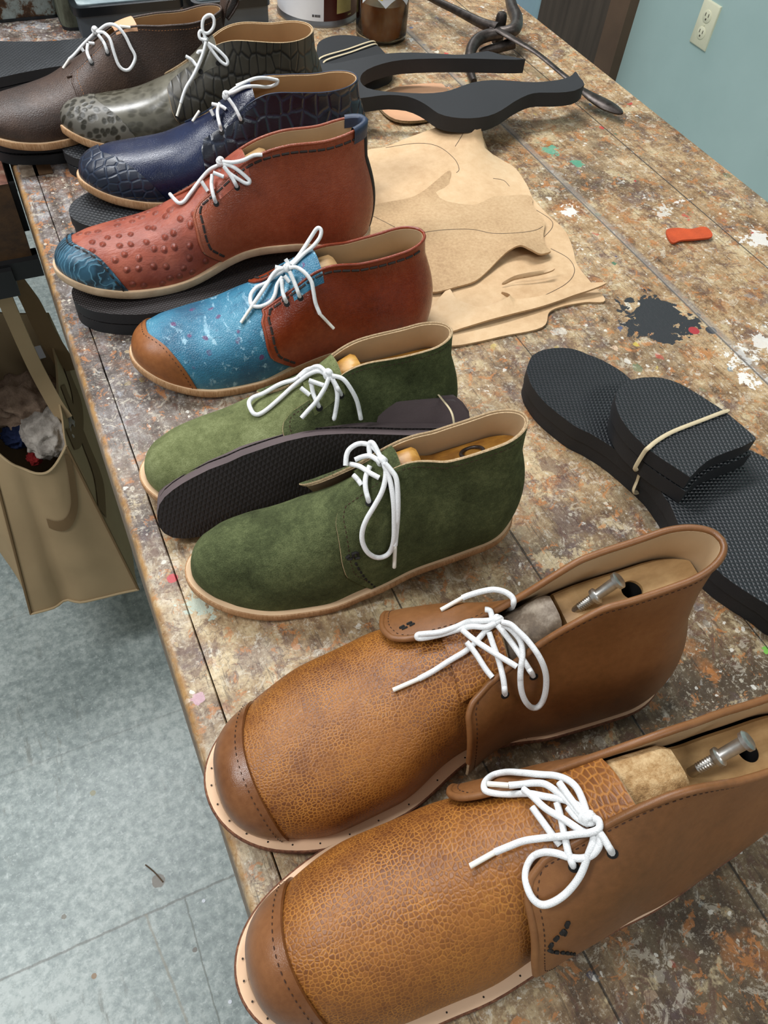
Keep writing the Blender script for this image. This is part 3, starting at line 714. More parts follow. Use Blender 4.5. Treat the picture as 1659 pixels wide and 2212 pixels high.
# ------------------------------------------------------------------ laces, marks and lasts
# traced on the photograph: (origin x, origin y, zoom), strands as points, aglets as ends
LACES = {
 'S1': ((940, 1640, 3.770), (1245, 480), [(1130, 878), (1445, 768)], [
  [(1235,440),(1200,330),(1150,230),(1080,170),(980,135),(860,125),(700,110),(580,105),(470,130),(405,190),(405,250),(470,275),(600,285),(760,280),(900,305),(1050,330),(1160,375),(1225,440)],
  [(600,213),(700,205),(800,195),(900,205),(1000,270),(1080,340),(1150,420),(1215,500)],
  [(1290,480),(1330,500),(1335,560),(1270,595),(1150,610),(1000,630),(850,645),(720,665),(600,710),(490,755)],
  [(1270,560),(1290,650),(1240,800),(1180,950),(1080,1080),(970,1160),(870,1185),(790,1130),(740,1010),(740,900),(790,800),(880,760),(980,765),(1100,800),(1210,805),(1290,770),(1340,690),(1330,600),(1300,560)],
  [(720,245),(790,300),(900,400),(1050,490),(1180,575),(1230,600)], [(790,390),(870,500),(950,610),(1020,700)], [(990,350),(1025,480),(1060,650),(1090,780),(1125,868)],
  [(1310,560),(1370,640),(1440,760)], [(1010,190),(1080,290),(1160,400),(1210,470)], [(1080,390),(1150,470),(1225,520)]],
  [[(430,200),(600,213)], [(490,755),(285,870)]]),
 'S2': ((820, 1240, 4.1475), (1045, 420), [(1125, 1085), (1382, 920)], [
  [(1060,410),(1120,370),(1190,290),(1195,220),(1130,165),(1030,140),(920,155),(800,190),(740,215)],
  [(1010,400),(990,330),(945,318)],
  [(1050,410),(920,420),(800,425),(680,475),(540,520),(400,535),(340,545),(345,575),(420,570),(560,540),(700,500),(820,470),(950,475),(1040,440)],
  [(1080,430),(1030,450),(950,510),(860,610),(770,690),(620,780),(480,870),(350,940)],
  [(740,500),(850,590),(1000,690),(1190,805),(1230,830)], [(780,610),(860,710),(950,850),(1010,925)], [(980,520),(1020,640),(1070,780),(1110,950),(1123,1075)],
  [(1060,460),(1150,570),(1250,710),(1375,910)],
  [(1090,430),(1170,450),(1240,510),(1330,600),(1430,740),(1485,880),(1490,1020),(1460,1140),(1395,1200),(1320,1160),(1270,1040),(1262,880),(1280,720),(1260,600),(1180,500),(1100,450)]],
  [[(740,215),(548,322)], [(350,940),(120,1040)]]),
 'S3': ((640, 930, 5.53), (1025, 365), [(870, 862), (1100, 640)], [
  [(1010,320),(940,220),(850,165),(740,160),(640,220),(600,300),(590,420)], [(1000,310),(930,170),(885,140),(870,210),(880,280)],
  [(1010,385),(900,310),(800,310),(700,350)], [(640,400),(760,430),(870,500),(990,565)], [(680,530),(730,580),(780,650)],
  [(880,420),(830,560),(830,700),(868,848)],
  [(1040,380),(1070,470),(1060,600),(1020,740),(940,890),(840,1060),(790,1200),(790,1330),(850,1450),(950,1515),(1060,1500),(1130,1430),(1165,1300),(1170,1100),(1165,900),(1140,700),(1110,560),(1050,420)],
  [(1060,390),(1130,470),(1190,560),(1210,700),(1215,900),(1205,1100),(1180,1370)]],
  [[(1180,1370),(1170,1630)]]),
 'S4': ((510, 740, 5.027), (1000, 345), [(1140, 578), (905, 712)], [
  [(980,360),(900,280),(780,290),(700,350),(640,400),(480,450),(300,550),(180,600),(140,660),(180,760),(240,780),(330,730),(470,610),(600,490),(700,410),(800,340),(900,310),(980,350)],
  [(1000,350),(900,260),(800,290),(700,370)], [(1010,380),(960,500),(870,640),(780,740),(710,820)], [(1020,370),(1080,470),(1100,600),(1070,800),(1055,830)],
  [(1040,360),(1150,390),(1230,480),(1310,630),(1350,800),(1355,830)], [(1050,400),(1100,490),(1140,565)], [(815,440),(840,560),(900,695)],
  [(700,490),(800,570)], [(790,410),(950,465)]], []),
 'S5': ((500, 470, 6.381), (770, 700), [(950, 1108), (762, 1188)], [
  [(800,650),(900,560),(1000,420),(1090,280),(1180,150),(1235,170),(1220,270),(1130,390),(1000,500),(880,620),(840,660)],
  [(800,690),(900,690),(1010,760),(1100,880),(1130,1020),(1160,1180),(1220,1330)], [(760,690),(640,720),(560,800),(480,930),(380,1080),(270,1240)],
  [(740,720),(600,800),(480,900),(350,960),(270,1060),(265,1180),(320,1225),(420,1220),(540,1160),(600,1060),(630,930),(700,820)],
  [(800,740),(870,900),(942,1092)], [(690,850),(710,1040),(760,1172)], [(730,800),(800,890)], [(800,660),(745,570)], [(700,700),(600,680)]],
  [[(1220,1330),(1410,1530)], [(270,1240),(130,1450)]]),
 'S6': ((330, 310, 6.381), (935, 250), [(1163, 608), (875, 830)], [
  [(930,240),(800,270),(650,350),(480,460),(350,560),(275,630),(290,650),(400,590),(560,480),(700,400),(850,310),(920,270)],
  [(930,290),(800,350),(690,460),(590,590),(500,710),(430,800),(360,820),(290,760),(240,700)], [(960,250),(1100,260),(1250,230),(1390,165),(1510,155)],
  [(970,280),(1100,320),(1230,410),(1340,520),(1290,550),(1180,490),(1060,410),(980,310)], [(980,320),(1080,450),(1158,592)],
  [(820,430),(810,580),(840,730),(872,815)], [(670,520),(760,660)], [(830,400),(980,460)]],
  [[(240,700),(165,640)]]),
 'S7': ((360, 140, 5.925), (760, 390), [(955, 722), (705, 865)], [
  [(780,370),(880,300),(1000,230),(1130,175),(1270,170),(1400,195),(1430,215),(1380,260),(1280,285),(1130,275),(1000,285),(880,340),(800,370)],
  [(740,380),(620,420),(520,400),(400,385),(310,410),(280,460),(340,520),(440,550),(540,510),(640,450),(730,400)],
  [(740,390),(600,440),(500,510),(420,590)], [(790,430),(880,560),(950,705)], [(680,490),(650,620),(702,850)], [(560,570),(600,650)], [(580,500),(700,530),(760,570)]],
  [[(420,590),(330,725)], [(1060,195),(890,265)]]),
 'S8': ((90, 10, 3.858), (1365, 300), [(1325, 558), (1470, 487)], [
  [(1370,290),(1340,200),(1350,120),(1400,85),(1435,120),(1430,190),(1380,240),(1320,220),(1320,280),(1380,300)], [(1370,310),(1340,420),(1270,580),(1200,700),(1160,820)],
  [(1385,320),(1460,370),(1540,450),(1545,500),(1490,470),(1420,380),(1390,330)], [(1200,430),(1250,460),(1290,510)], [(1300,410),(1310,390),(1340,390)]],
  [[(1160,820),(1127,930)]]),
 'S9': ((90, 10, 3.858), (445, 215), [(418, 490), (550, 408)], [
  [(440,230),(330,290),(220,380),(120,470),(95,510),(120,520),(200,440),(310,330),(420,240)], [(440,240),(350,330),(270,420),(230,455)],
  [(460,230),(540,170),(620,175),(690,250),(740,350),(780,440),(740,530),(690,545),(640,500),(600,390),(570,290),(520,235),(470,230)],
  [(470,250),(520,320),(550,402)], [(385,330),(380,400),(417,485)], [(390,320),(440,325)], [(330,360),(350,390)]],
  [[(230,455),(178,532)], [(650,180),(740,190)]]),
}
def shoe_bvh(root):
    vs = []; fs = []
    for o in root.children:
        if o.name.split('.')[0] in ('vamp', 'quarter', 'tongue', 'toe_cap'):
            n = len(vs); mw = o.matrix_world
            vs += [mw @ v.co for v in o.data.vertices]; fs += [[n + i for i in p.vertices] for p in o.data.polygons]
    return BVHTree.FromPolygons(vs, fs)
ORG = Vector((0, 0, CAMZ))
def cast(bvh, px, py):
    d = Vector(ray(px, py)); h = bvh.ray_cast(ORG, d, 3.0)
    return (h[3], h[1], d) if h[0] else (None, None, d)
def drape(bvh, pts, org, r, ends=(0, 0), step=5, dlim=None):
    """follow a strand over the shoe: cast, fill gaps, keep it resting on top of the leather"""
    px = [(org[0] + p[0] / org[2], org[1] + p[1] / org[2]) for p in pts]
    path = [Vector((x, y, 0)) for x, y in px]
    dense = smooth_path(path, 8); out = [dense[0]]
    for p in dense[1:]:
        if (p - out[-1]).length > step: out.append(p)
    if (dense[-1] - out[-1]).length > .5: out.append(dense[-1])
    ds = []; dirs = []
    for p in out:
        t, n, d = cast(bvh, p.x, p.y); ds.append(t); dirs.append(d)
    known = [t for t in ds if t is not None]
    if not known: return []
    med = sorted(known)[len(known) // 2]
    ds = [t if (t is not None and t < med + .045) else None for t in ds]
    n = len(ds)
    for i in range(n):
        if ds[i] is None:
            a = next((j for j in range(i, -1, -1) if ds[j] is not None), None); b = next((j for j in range(i, n) if ds[j] is not None), None)
            if a is None and b is None: ds[i] = med
            elif a is None: ds[i] = ds[b]
            elif b is None: ds[i] = ds[a]
            else: ds[i] = lerp(ds[a], ds[b], (i - a) / (b - a))
    W = 3
    mn = [min(ds[max(0, i - W):i + W + 1]) for i in range(n)]
    av = [sum(mn[max(0, i - W):i + W + 1]) / len(mn[max(0, i - W):i + W + 1]) for i in range(n)]
    res = []
    for i in range(n):
        lift = r * 1.25
        if ends[1] and i >= n - 2: lift = -.001 if i == n - 1 else r * .4; av[i] = ds[i]
        res.append(ORG + dirs[i] * (av[i] - lift))
    return res
def make_laces(key, r=.00175):
    root = shoes[key]; bvh = shoe_bvh(root); org, knot, eyes, strands, aglets = LACES[key]
    inv = root.matrix_world.inverted(); mb = MB(); eyep = [(org[0] + e[0] / org[2], org[1] + e[1] / org[2]) for e in eyes]
    for k, s in enumerate(strands):
        e = s[-1]; iseye = any(math.hypot(e[0] - q[0], e[1] - q[1]) < 30 for q in eyes)
        p = drape(bvh, s, org, r * (1 + .45 * (k % 3)), (0, iseye))
        if len(p) < 2: continue
        p = smooth_path([inv @ q for q in p], 3)
        mb.tube(p, r, seg=9)
    t, n, d = cast(bvh, org[0] + knot[0] / org[2], org[1] + knot[1] / org[2])
    if t is None:
        q = next(x for st_ in strands for x in (drape(bvh, st_, org, r) or [None]) if x); t = (q - ORG).length
    c = ORG + d * (t - r * 1.8)
    kr = random.Random(key)
    for j in range(4):
        ax = Vector((kr.uniform(-1, 1), kr.uniform(-1, 1), kr.uniform(-.4, .6))).normalized(); q = ax.to_track_quat('Z', 'Y').to_matrix()
        loop = [inv @ (c + q @ Vector((math.cos(a) * r * 1.35, math.sin(a) * r * 1.8, math.sin(2 * a) * r * .35))) for a in [2 * PI * i / 16 for i in range(16)]]
        mb.tube(loop, r * .95, seg=8, closed=True)
    lace = mb.build('lace', M['white_lace'], root)
    for a in aglets:
        p = drape(bvh, [a[0], ((a[0][0] + a[1][0]) / 2, (a[0][1] + a[1][1]) / 2), a[1]], org, r)
        if len(p) > 1:
            mb = MB(); mb.tube([inv @ q for q in p], r * .82, seg=9); mb.build('aglet', M['aglet'], lace)
    for e in eyep:
        t, n, d = cast(bvh, *e)
        if t is None: continue
        if n.dot(d) > 0: n = -n
        p = inv @ (ORG + d * t); nl = (inv.to_3x3() @ n).normalized(); q = nl.to_track_quat('Z', 'Y').to_matrix()
        mb = MB(); mb.lathe(((.0001, .0004), (.0018, .0006), (.0026, .0004), (.0028, -.0006)), p, 14, rot=q)
        mb.build('eyelet', M['dark_hole'], root)
    # a mark embroidered on a flap
def mark(key, pts, r=.0011, name='stitching', mat='thread_black', part=None, dash=True):
    root = shoes[key]; bvh = shoe_bvh(root); inv = root.matrix_world.inverted()
    mb = MB(); path = []
    dense = smooth_path([Vector((x, y, 0)) for x, y in pts], 14)
    for p in dense:
        t, n, d = cast(bvh, p.x, p.y)
        if t is None: continue
        if n.dot(d) > 0: n = -n
        path.append((inv @ (ORG + d * t + n * r * .3), Vector((0, 0, 1))))
    if dash: dashes(mb, path, .0040, .0008, r)
    else: mb.tube([p for p, n in path], r, seg=6)
    mb.build(name, M[mat], part or root)
for k in LACES: make_laces(k)
mark('S1', [(x - 6, y - 34) for x, y in ((1234, 2023), (1222, 2045), (1205, 2062), (1192, 2082), (1200, 2088), (1222, 2090), (1245, 2093), (1272, 2097))], .0012)
mark('S1', [(1226, 1994), (1220, 2016), (1212, 2030)], .0010)
mark('S2', [(863, 1358), (880, 1349), (903, 1339)], .0009)
mark('S2', [(868, 1360), (886, 1352), (900, 1345)], .0008)
mark('S3', [(747, 1205), (762, 1195), (782, 1190)], .0012); mark('S3', [(750, 1207), (765, 1206), (780, 1203)], .0012)
mark('S3', [(762, 1196), (766, 1213)], .0012); mark('S3', [(772, 1192), (776, 1206)], .0010)
mark('S3', [(768, 1215), (776, 1230), (790, 1250), (810, 1268), (825, 1282)], .0009)
# ---- lasts inside the shoes
def make_last(key, label, mats=('last_wood', 'last_wood'), bolt=True, hole=True, top=.80, ring=False):
    S = SH[key]; root = empty('shoe_last', S.to_world((0, 0, 0)), (S.roll, -S.pitch, S.yaw), label=label, cat='shoe last')
    def wallpt(u, t, side, k): 
        p = S.P(u, t, side, 0, 1); c = S.cl(u); p.y = c + (p.y - c) * k; return p
    us = [.012 + .30 * (1 - math.cos(PI * i / 16)) / 2 for i in range(17)]
    mb = MB(); rows = []
    for u in us:
        k = .84; tt = top
        zt = S.P(u, tt, 1, 0, 1).z * .5 + S.P(u, tt, -1, 0, 1).z * .5
        L = [wallpt(u, lerp(.05, tt, j / 6), 1, k) for j in range(7)]; Rr = [wallpt(u, lerp(.05, tt, j / 6), -1, k) for j in range(7)]
        L[-1].z = zt; Rr[-1].z = zt
        L.append(Vector((L[-1].x, lerp(L[-1].y, Rr[-1].y, .06), zt + .0015))); Rr.append(Vector((Rr[-1].x, lerp(Rr[-1].y, L[-2].y, .06), zt + .0015)))
        topm = [Vector((L[-1].x, lerp(L[-1].y, Rr[-1].y, j / 5), zt + .0018)) for j in range(1, 5)]
        rows.append(L + topm + Rr[::-1])
    for r_ in (rows[0], rows[-1]): pass
    mb.grid(rows)
    for r_ in (rows[0], rows[-1]):
        mb.add(r_, [tuple(range(len(r_)))])
    body = mb.build('heel_block', M[mats[0]], root, tri=True)
    hp = None
    if hole:
        u = .155; zt = (S.P(u, top, 1, 0, 1).z + S.P(u, top, -1, 0, 1).z) / 2 + .0018
        hp = Vector((S.P(u, top, 1, 0, 1).x, S.cl(u), zt))
        cm = MB(); cm.lathe(((0.0001, -.02), (.0062, -.02), (.0062, .02), (.0001, .02)), hp, 28)
        cut = cm.build('cutter', M['dark_hole'], root)
        md = body.modifiers.new('b', 'BOOLEAN'); md.operation = 'DIFFERENCE'; md.object = cut; md.solver = 'EXACT'
        bpy.context.view_layer.update()
        dg = bpy.context.evaluated_depsgraph_get(); nm = bpy.data.meshes.new_from_object(body.evaluated_get(dg))
        body.modifiers.clear(); body.data = nm; bpy.data.objects.remove(cut)
        for p in nm.polygons: p.use_smooth = False
        mb = MB(); mb.lathe(((.0061, -.001), (.0060, -.018), (.0002, -.0185)), hp, 24); mb.build('hole', M['dark_hole'], body)
    # cone block in front: sits a little higher, under the tongue
    mb = MB(); rows = []
    for i in range(9):
        u = lerp(.335, .46, i / 8); kk = .80
        e1, e2 = wallpt(u, .40, 1, kk), wallpt(u, .40, -1, kk)
        z1 = lerp(S.P(u, 1, 1, 0, 1).z, S.P(u, 1, -1, 0, 1).z, .5) * 1.0 - .004
        a, b = wallpt(u, .93, 1, .86), wallpt(u, .93, -1, .86)
        a.z = z1 - .006; b.z = z1 - .006
        if i == 0: a.z -= .004; b.z -= .004; z1 -= .003
        m_ = [Vector((a.x, lerp(a.y, b.y, j / 6), lerp(a.z, z1, math.sin(PI * j / 6) ** .28) + .0006 * mnoise.noise(Vector((i * .7, j * 1.3, 1))))) for j in range(1, 6)]
        rows.append([e1, lerp(e1, a, .5), a] + m_ + [b, lerp(e2, b, .5), e2])
    mb.grid(rows); mb.add(rows[0], [tuple(range(len(rows[0])))], 1, True)
    mb.build('cone_block', [M[mats[1]], M[mats[0]]], root, tri=True)
    if bolt:
        u = .30; c0 = Vector((S.P(u, top, 1, 0, 1).x, S.cl(u) + .001, (S.P(u, top, 1, 0, 1).z + S.P(u, top, -1, 0, 1).z) / 2 - .004))
        ax = Vector((-.60, .0, .80)).normalized(); q = ax.to_track_quat('Z', 'Y').to_matrix(); mb = MB()
        prof = [(.0001, 0), (.0026, 0), (.0026, .010)]
        for j in range(7): prof += [(.0029, .0105 + j * .0014), (.0023, .0112 + j * .0014)]
        prof += [(.0027, .0208), (.0048, .0212), (.0050, .0232), (.0034, .0240), (.0032, .0245), (.0034, .0360), (.0036, .0370), (.0050, .0375), (.0052, .0396), (.0040, .0405), (.0001, .0400)]
        mb.lathe(prof, c0, 20, rot=q); mb.build('bolt', M['zinc'], root)
    if ring:
        u = .16; p = S.P(u, top, 1, 0, 1); c0 = Vector((p.x, S.cl(u), p.z + .006)); mb = MB()
        q = Euler((.5, .2, 0)).to_matrix()
        mb.tube([c0 + q @ Vector((math.cos(a) * .008, math.sin(a) * .008, 0)) for a in [2 * PI * i / 24 for i in range(24)]], .0013, seg=8, closed=True)
        mb.build('ring', M['dark_iron'], root)
    return root
make_last('S1', 'wooden shoe last with raw splintered front block and bolt, in the nearest tan boot', ('last_wood', 'raw_wood'))
make_last('S2', 'wooden shoe last with grey front block and bolt, in the second tan boot', ('last_wood', 'grey_wood'))
make_last('S3', 'amber wooden shoe last with a metal ring, in the fully visible green suede shoe', ('last_amber', 'last_amber'), False, False, .78, True)
make_last('S4', 'amber wooden shoe last in the green suede shoe behind the brown rubber soles', ('last_amber', 'last_amber'), False, False, .74)
make_last('S5', 'wooden shoe last inside the blue and rust red shoe', ('last_wood', 'last_wood'), False, False, .70)
make_last('S6', 'wooden shoe last inside the rust ostrich shoe with a blue toe cap', ('last_wood', 'last_wood'), False, False, .70)

# leather pull loop on the heel of the brown shoe
S = SH['S9']; h0 = S.Pn(0, 1, 1, .002, 1); mb = MB(); rows = []
loop = smooth_path([h0 + Vector(p) for p in ((.004, 0, -.016), (-.001, 0, .0), (-.006, 0, .010), (-.014, 0, .013), (-.019, 0, .006), (-.012, 0, -.004), (-.004, 0, -.012))], 6)
for i, p in enumerate(loop):
    rows.append([p + Vector((0, y, 0)) for y in (-.009, -.004, 0, .004, .009)])
mb.grid(rows); lo_ = mb.build('heel_loop', M['brown_tumbled'], shoes['S9']); md = lo_.modifiers.new('thick', 'SOLIDIFY'); md.thickness = .0018
# ------------------------------------------------------------------ room and bench materials
def mk_room():
    # --- bench top: worn planks, grime, and years of paint and glue
    def bench(name, rail=False):
        t = NT(name); geo = t.t.nodes.new('ShaderNodeNewGeometry'); P = geo.outputs['Position']
        X, Y, Z = t.sep(P)
        g = t.noise(1, 5, .62, t.mapping(P, (70, 7, 30)), dist=.6); g2 = t.noise(1, 4, .7, t.mapping(P, (260, 26, 60)))
        big = t.noise(3.2, 5, .6, P); mid = t.noise(11, 4, .65, P); fine = t.noise(60, 5, .7, P); chip = t.noise(150, 4, .75, P)
        v = t.math('ADD', t.math('MULTIPLY', g, .26), t.math('ADD', t.math('MULTIPLY', mid, .36), t.math('MULTIPLY', fine, .38)))
        tan_ = t.ramp(v, ((.36, '#3a2b20'), (.43, '#7c6247'), (.50, '#a68c68'), (.57, '#c4b08a'), (.66, '#ddd0b2')))
        grey = t.ramp(v, ((.36, '#231d1a'), (.43, '#4e443e'), (.50, '#6f6560'), (.57, '#94908f'), (.66, '#c9c8ca')))
        orange = t.ramp(v, ((.35, '#3a2617'), (.42, '#7b5a38'), (.49, '#9f7f58'), (.57, '#bd9f77'), (.67, '#dcc8a6')))
        # where the wood has gone grey: along the working edge, mostly away from the viewer
        kx = t.mr(X, .34, .10, 0, 1); ky = t.mr(Y, .30, .62, .05, 1.0)
        kg = t.math('MULTIPLY', t.math('ADD', t.math('MULTIPLY', kx, ky), t.math('MULTIPLY', t.math('SUBTRACT', big, .5), .9)), 1.0, clamp=True)
        ko = t.math('ADD', t.mr(X, .30, .62), t.math('MULTIPLY', t.math('SUBTRACT', mid, .5), 1.5), clamp=True)
        c = t.mix(t.math('MULTIPLY', ko, .8), tan_, orange)
        c = t.mix(t.mr(kg, .2, .75), c, grey)
        if rail: c = t.mix(t.mr(mid, .40, .60, .75, .15), c, grey)
        # dark grime pools, then the darker near end of the wood
        dk = t.noise(5.5, 4, .68, t.vadd(P, (3.1, 1.7, 0))); c = t.mix(t.mr(dk, .53, .66, 0, .72), c, '#33271f')
        dn = t.math('MULTIPLY', t.mr(Y, .30, .10, 0, .95), t.mr(X, .06, .2)); c = t.mix(t.math('MULTIPLY', dn, t.mr(mid, .35, .6, .3, 1)), c, '#3f3021')  # dark brown wood, deepened with painted-in shade between the two tan boots
        vio = t.noise(19, 5, .7, t.vadd(P, (7, 2, 0))); c = t.mix(t.mr(vio, .555, .63, 0, .5), c, '#5b4a50')
        org = t.noise(16, 5, .7, t.vadd(P, (1, 9, 0))); c = t.mix(t.math('MULTIPLY', t.mr(org, .565, .64, 0, .55), t.mr(X, .02, .35, .3, 1)), c, '#a8682f')
        # pale worn scuffs, silver near the edge
        wn = t.noise(24, 5, .75, t.vadd(P, (5, 5, 0))); c = t.mix(t.mr(wn, .56, .61, 0, .62), c, t.mix(t.mr(kg, .3, .7), '#c9b68f', '#a8a9ad'))
        rg = t.noise(1, 5, .7, t.mapping(P, (90, 90, 5))); c = t.mix(t.mr(rg, .63, .68, 0, .55), c, '#d8d2c4')
        gl = t.noise(1, 5, .75, t.mapping(P, (420, 28, 60)), dist=.3); c = t.mix(t.mr(gl, .56, .63, 0, .55), c, '#3c2c20', 'MIX')
        hf = t.noise(330, 4, .8, P); c = t.mix(t.mr(hf, .40, .46, .34, 0), c, '#4a3a2e'); c = t.mix(t.mr(hf, .56, .62, 0, .28), c, '#e0d6c0')
        cr = t.voro(60, 'DISTANCE_TO_EDGE', t.warp(.03, 45, P)); c = t.mix(t.math('MULTIPLY', t.mr(cr, .0, .018, .6, 0), t.mr(mid, .45, .6)), c, '#2b2019')
        # drips and flecks of paint
        def flecks(scale, rad, dens, off, cols, wamt=.004, wsc=90, stretch=(1, 1, 1), reg=None, amt=.95):
            nonlocal c
            vec = t.mapping(t.warp(wamt, wsc, t.vadd(P, off)), stretch)
            F = t.voro(scale, 'F1', vec); Cc = t.voro(scale, 'F1', vec, out='Color'); r, gg, b = t.sep(Cc)
            lim = t.math('MULTIPLY', t.mr(r, 1 - dens, 1, 0, 1), rad)
            m = t.mr(t.math('SUBTRACT', lim, F), 0, .02)
            if reg is not None: m = t.math('MULTIPLY', m, reg)
            n = len(cols); pal = t.ramp(gg, [(i / n, cc) for i, cc in enumerate(cols)], 'CONSTANT')
            c = t.mix(t.math('MULTIPLY', m, amt), c, pal); return m
        pal = ['#e2ded2', '#d9d2c0', '#c9b04a', '#b53a34', '#e4e2dc', '#35507a', '#d8b99b', '#3f6f54', '#e6e3da', '#7d8f96', '#c98a5c']
        r_right = t.mr(X, .25, .6, .25, 1); reg2 = t.mr(t.noise(9, 4, .6, t.vadd(P, (4, 4, 0))), .44, .60)
        f1 = flecks(42, .34, .26, (0, 0, 0), pal, .022, 60, reg=t.math('MULTIPLY', r_right, reg2), amt=.8)
        f2 = flecks(85, .40, .20, (2, 1, 0), pal, .011, 120, reg=t.math('ADD', .15, t.math('MULTIPLY', r_right, reg2)), amt=.8)
        f3 = flecks(200, .45, .16, (4, 3, 0), ['#efece2', '#e5dcc8', '#d0c8b4', '#b9a37c'], .005, 200, amt=.6)
        sm2 = t.noise(70, 5, .8, t.vadd(P, (21, 3, 0)), dist=.8); c = t.mix(t.mr(sm2, .565, .61, 0, .42), c, '#d9cfbb')
        sm3 = t.noise(48, 5, .8, t.vadd(P, (2, 33, 0)), dist=.8); c = t.mix(t.mr(sm3, .56, .60, 0, .6), c, '#5d3f33')
        sm4 = t.noise(58, 4, .8, t.vadd(P, (2, 3, 9)), dist=.5); c = t.mix(t.mr(sm4, .57, .61, 0, .6), c, '#b8763c')
        sp = t.noise(34, 4, .8, t.vadd(P, (11, 4, 0))); spr = t.noise(6, 3, .5, t.vadd(P, (2, 8, 0)))
        spm = t.math('MULTIPLY', t.mr(sp, .62, .65), t.math('MULTIPLY', t.mr(spr, .52, .62), t.mr(X, .3, .55, .15, 1)))
        c = t.mix(t.math('MULTIPLY', spm, .9), c, '#e6e3dc')
        # placed marks: (x, y, radius, colour, squash)
        marks = [(.566, .451, .034, '#2b2c2f', 9, 1.0), (.59, .424, .006, '#a53236', 0, 1), (.608, .418, .006, '#35363c', 0, 1), (.007, .229, .0040, '#c9a2b0', 4, .7), (.017, .329, .0045, '#b8484a', 1, 1),
                 (.588, .652, .016, '#e8e6df', 7, .8), (.612, .372, .020, '#e9e7e0', 8, .8), (.65, .385, .024, '#e4e1d9', 9, .75), (.60, .345, .016, '#efede6', 6, .8), (.665, .325, .014, '#ece9e2', 7, .8), (.70, .62, .016, '#dad6cb', 6, .7),
                 (.52, .525, .010, '#cdb54a', 5, .8), (.775, .53, .02, '#e6e3dc', 8, .8), (.36, .19, .004, '#6fae4c', 3, 1), (.405, .105, .0035, '#7dbb52', 3, 1), (.64, .785, .012, '#5da488', 7, .8), (.655, .745, .007, '#4a9a7c', 4, .8),
                 (.48, .55, .012, '#c8d4cc', 6, .5), (.30, .47, .016, '#b7cdc2', 8, .55), (.15, .455, .016, '#c5d0d2', 8, .6), (.07, .575, .012, '#c4c8cc', 8, .6), (.03, .30, .012, '#bcd0c4', 8, .7), (.72, .60, .010, '#c2463a', 6, .7)]
        for i, (x, y, r, col, rough, amt) in enumerate(marks):
            dx = t.math('SUBTRACT', X, x); dy = t.math('SUBTRACT', Y, y)
            d = t.math('SQRT', t.math('ADD', t.math('MULTIPLY', dx, dx), t.math('MULTIPLY', dy, dy)))
            nn = t.math('MULTIPLY', t.math('SUBTRACT', t.noise(60 if r > .012 else 110, 4, .72 if col != '#2b2c2f' else .6, t.vadd(P, (i * 1.3, 0, 0)), dist=.4), .5), rough * (.2 if col == '#2b2c2f' else .5) * r * 2)
            if rough > 4 and col != '#2b2c2f': nn = t.math('ADD', nn, r * .45)
            c = t.mix(t.math('MULTIPLY', t.mr(t.math('ADD', d, nn), r, r * .94), amt), c, col)
        # seams between planks
        seam = None
        for sx, wd in ((.166, .0007), (.2785, .0008), (.407, .0006), (.61, .0012), (.745, .001)):
            m = t.mr(t.math('ABSOLUTE', t.math('SUBTRACT', t.math('ADD', X, t.math('MULTIPLY', t.math('SUBTRACT', mid, .5), .001)), sx)), wd * .5, wd * 1.3, 1, 0); seam = m if seam is None else t.math('MAXIMUM', seam, m)
        c = t.mix(t.math('MULTIPLY', seam, .8), c, '#1a1512')
        gry = t.mr(t.math('ABSOLUTE', t.math('SUBTRACT', X, .613)), .003, .007, .5, 0); c = t.mix(gry, c, '#8a8580')
        if rail:
            ed = t.mr(t.math('ADD', X, t.math('MULTIPLY', t.math('SUBTRACT', fine, .5), .008)), .0035, .001); c = t.mix(t.math('MULTIPLY', ed, t.mr(t.noise(40, 4, .7, P), .36, .56, .15, .85)), c, t.mix(fine, '#7c5730', '#c79a5c'))
            sd = t.mr(Z, BZ - .003, BZ - .010); c = t.mix(sd, c, t.mix(g2, '#4b3b2c', '#7a6248'))
        # scratches
        sc_ = t.noise(1, 3, .8, t.mapping(P, (30, 420, 1), (0, 0, .9))); s2 = t.noise(1, 3, .8, t.mapping(P, (420, 26, 1), (0, 0, .35)))
        scr = t.math('MAXIMUM', t.mr(sc_, .70, .74), t.mr(s2, .71, .75)); c = t.mix(t.math('MULTIPLY', scr, .5), c, '#3a3028')
        h = t.math('ADD', t.math('ADD', t.math('MULTIPLY', fine, .5), t.math('MULTIPLY', hf, .35)), t.math('MULTIPLY', g2, .4))
        h = t.math('SUBTRACT', h, t.math('MULTIPLY', seam, 1.5))
        rgh = t.mr(kg, .2, .8, .48, .36); rgh = t.math('ADD', rgh, t.math('MULTIPLY', t.math('SUBTRACT', chip, .5), .5))
        return t.end(c, rgh, t.bump(h, .55, .0016), .45)
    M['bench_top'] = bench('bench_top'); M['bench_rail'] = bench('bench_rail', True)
    simple('bench_frame', '#54402c', .7, .25, 12, .3, 90, .002)
    # --- vinyl tile floor
    t = NT('floor'); geo = t.t.nodes.new('ShaderNodeNewGeometry'); P = geo.outputs['Position']; X, Y, Z = t.sep(P)
    n = t.noise(3, 5, .6, P); sp = t.noise(70, 4, .7, P); st = t.noise(1, 4, .7, t.mapping(P, (60, 14, 1), (0, 0, .1)))
    c = t.ramp(t.math('ADD', t.math('MULTIPLY', n, .5), t.math('MULTIPLY', sp, .5)), ((.40, '#7f8a88'), (.49, '#98a29f'), (.57, '#b3bbb7')))
    c = t.mix(t.mr(t.noise(120, 4, .7, P), .57, .63, 0, .5), c, '#c3cac7'); c = t.mix(t.mr(t.noise(95, 4, .7, t.vadd(P, (4, 4, 0))), .58, .66, 0, .4), c, '#727b78')
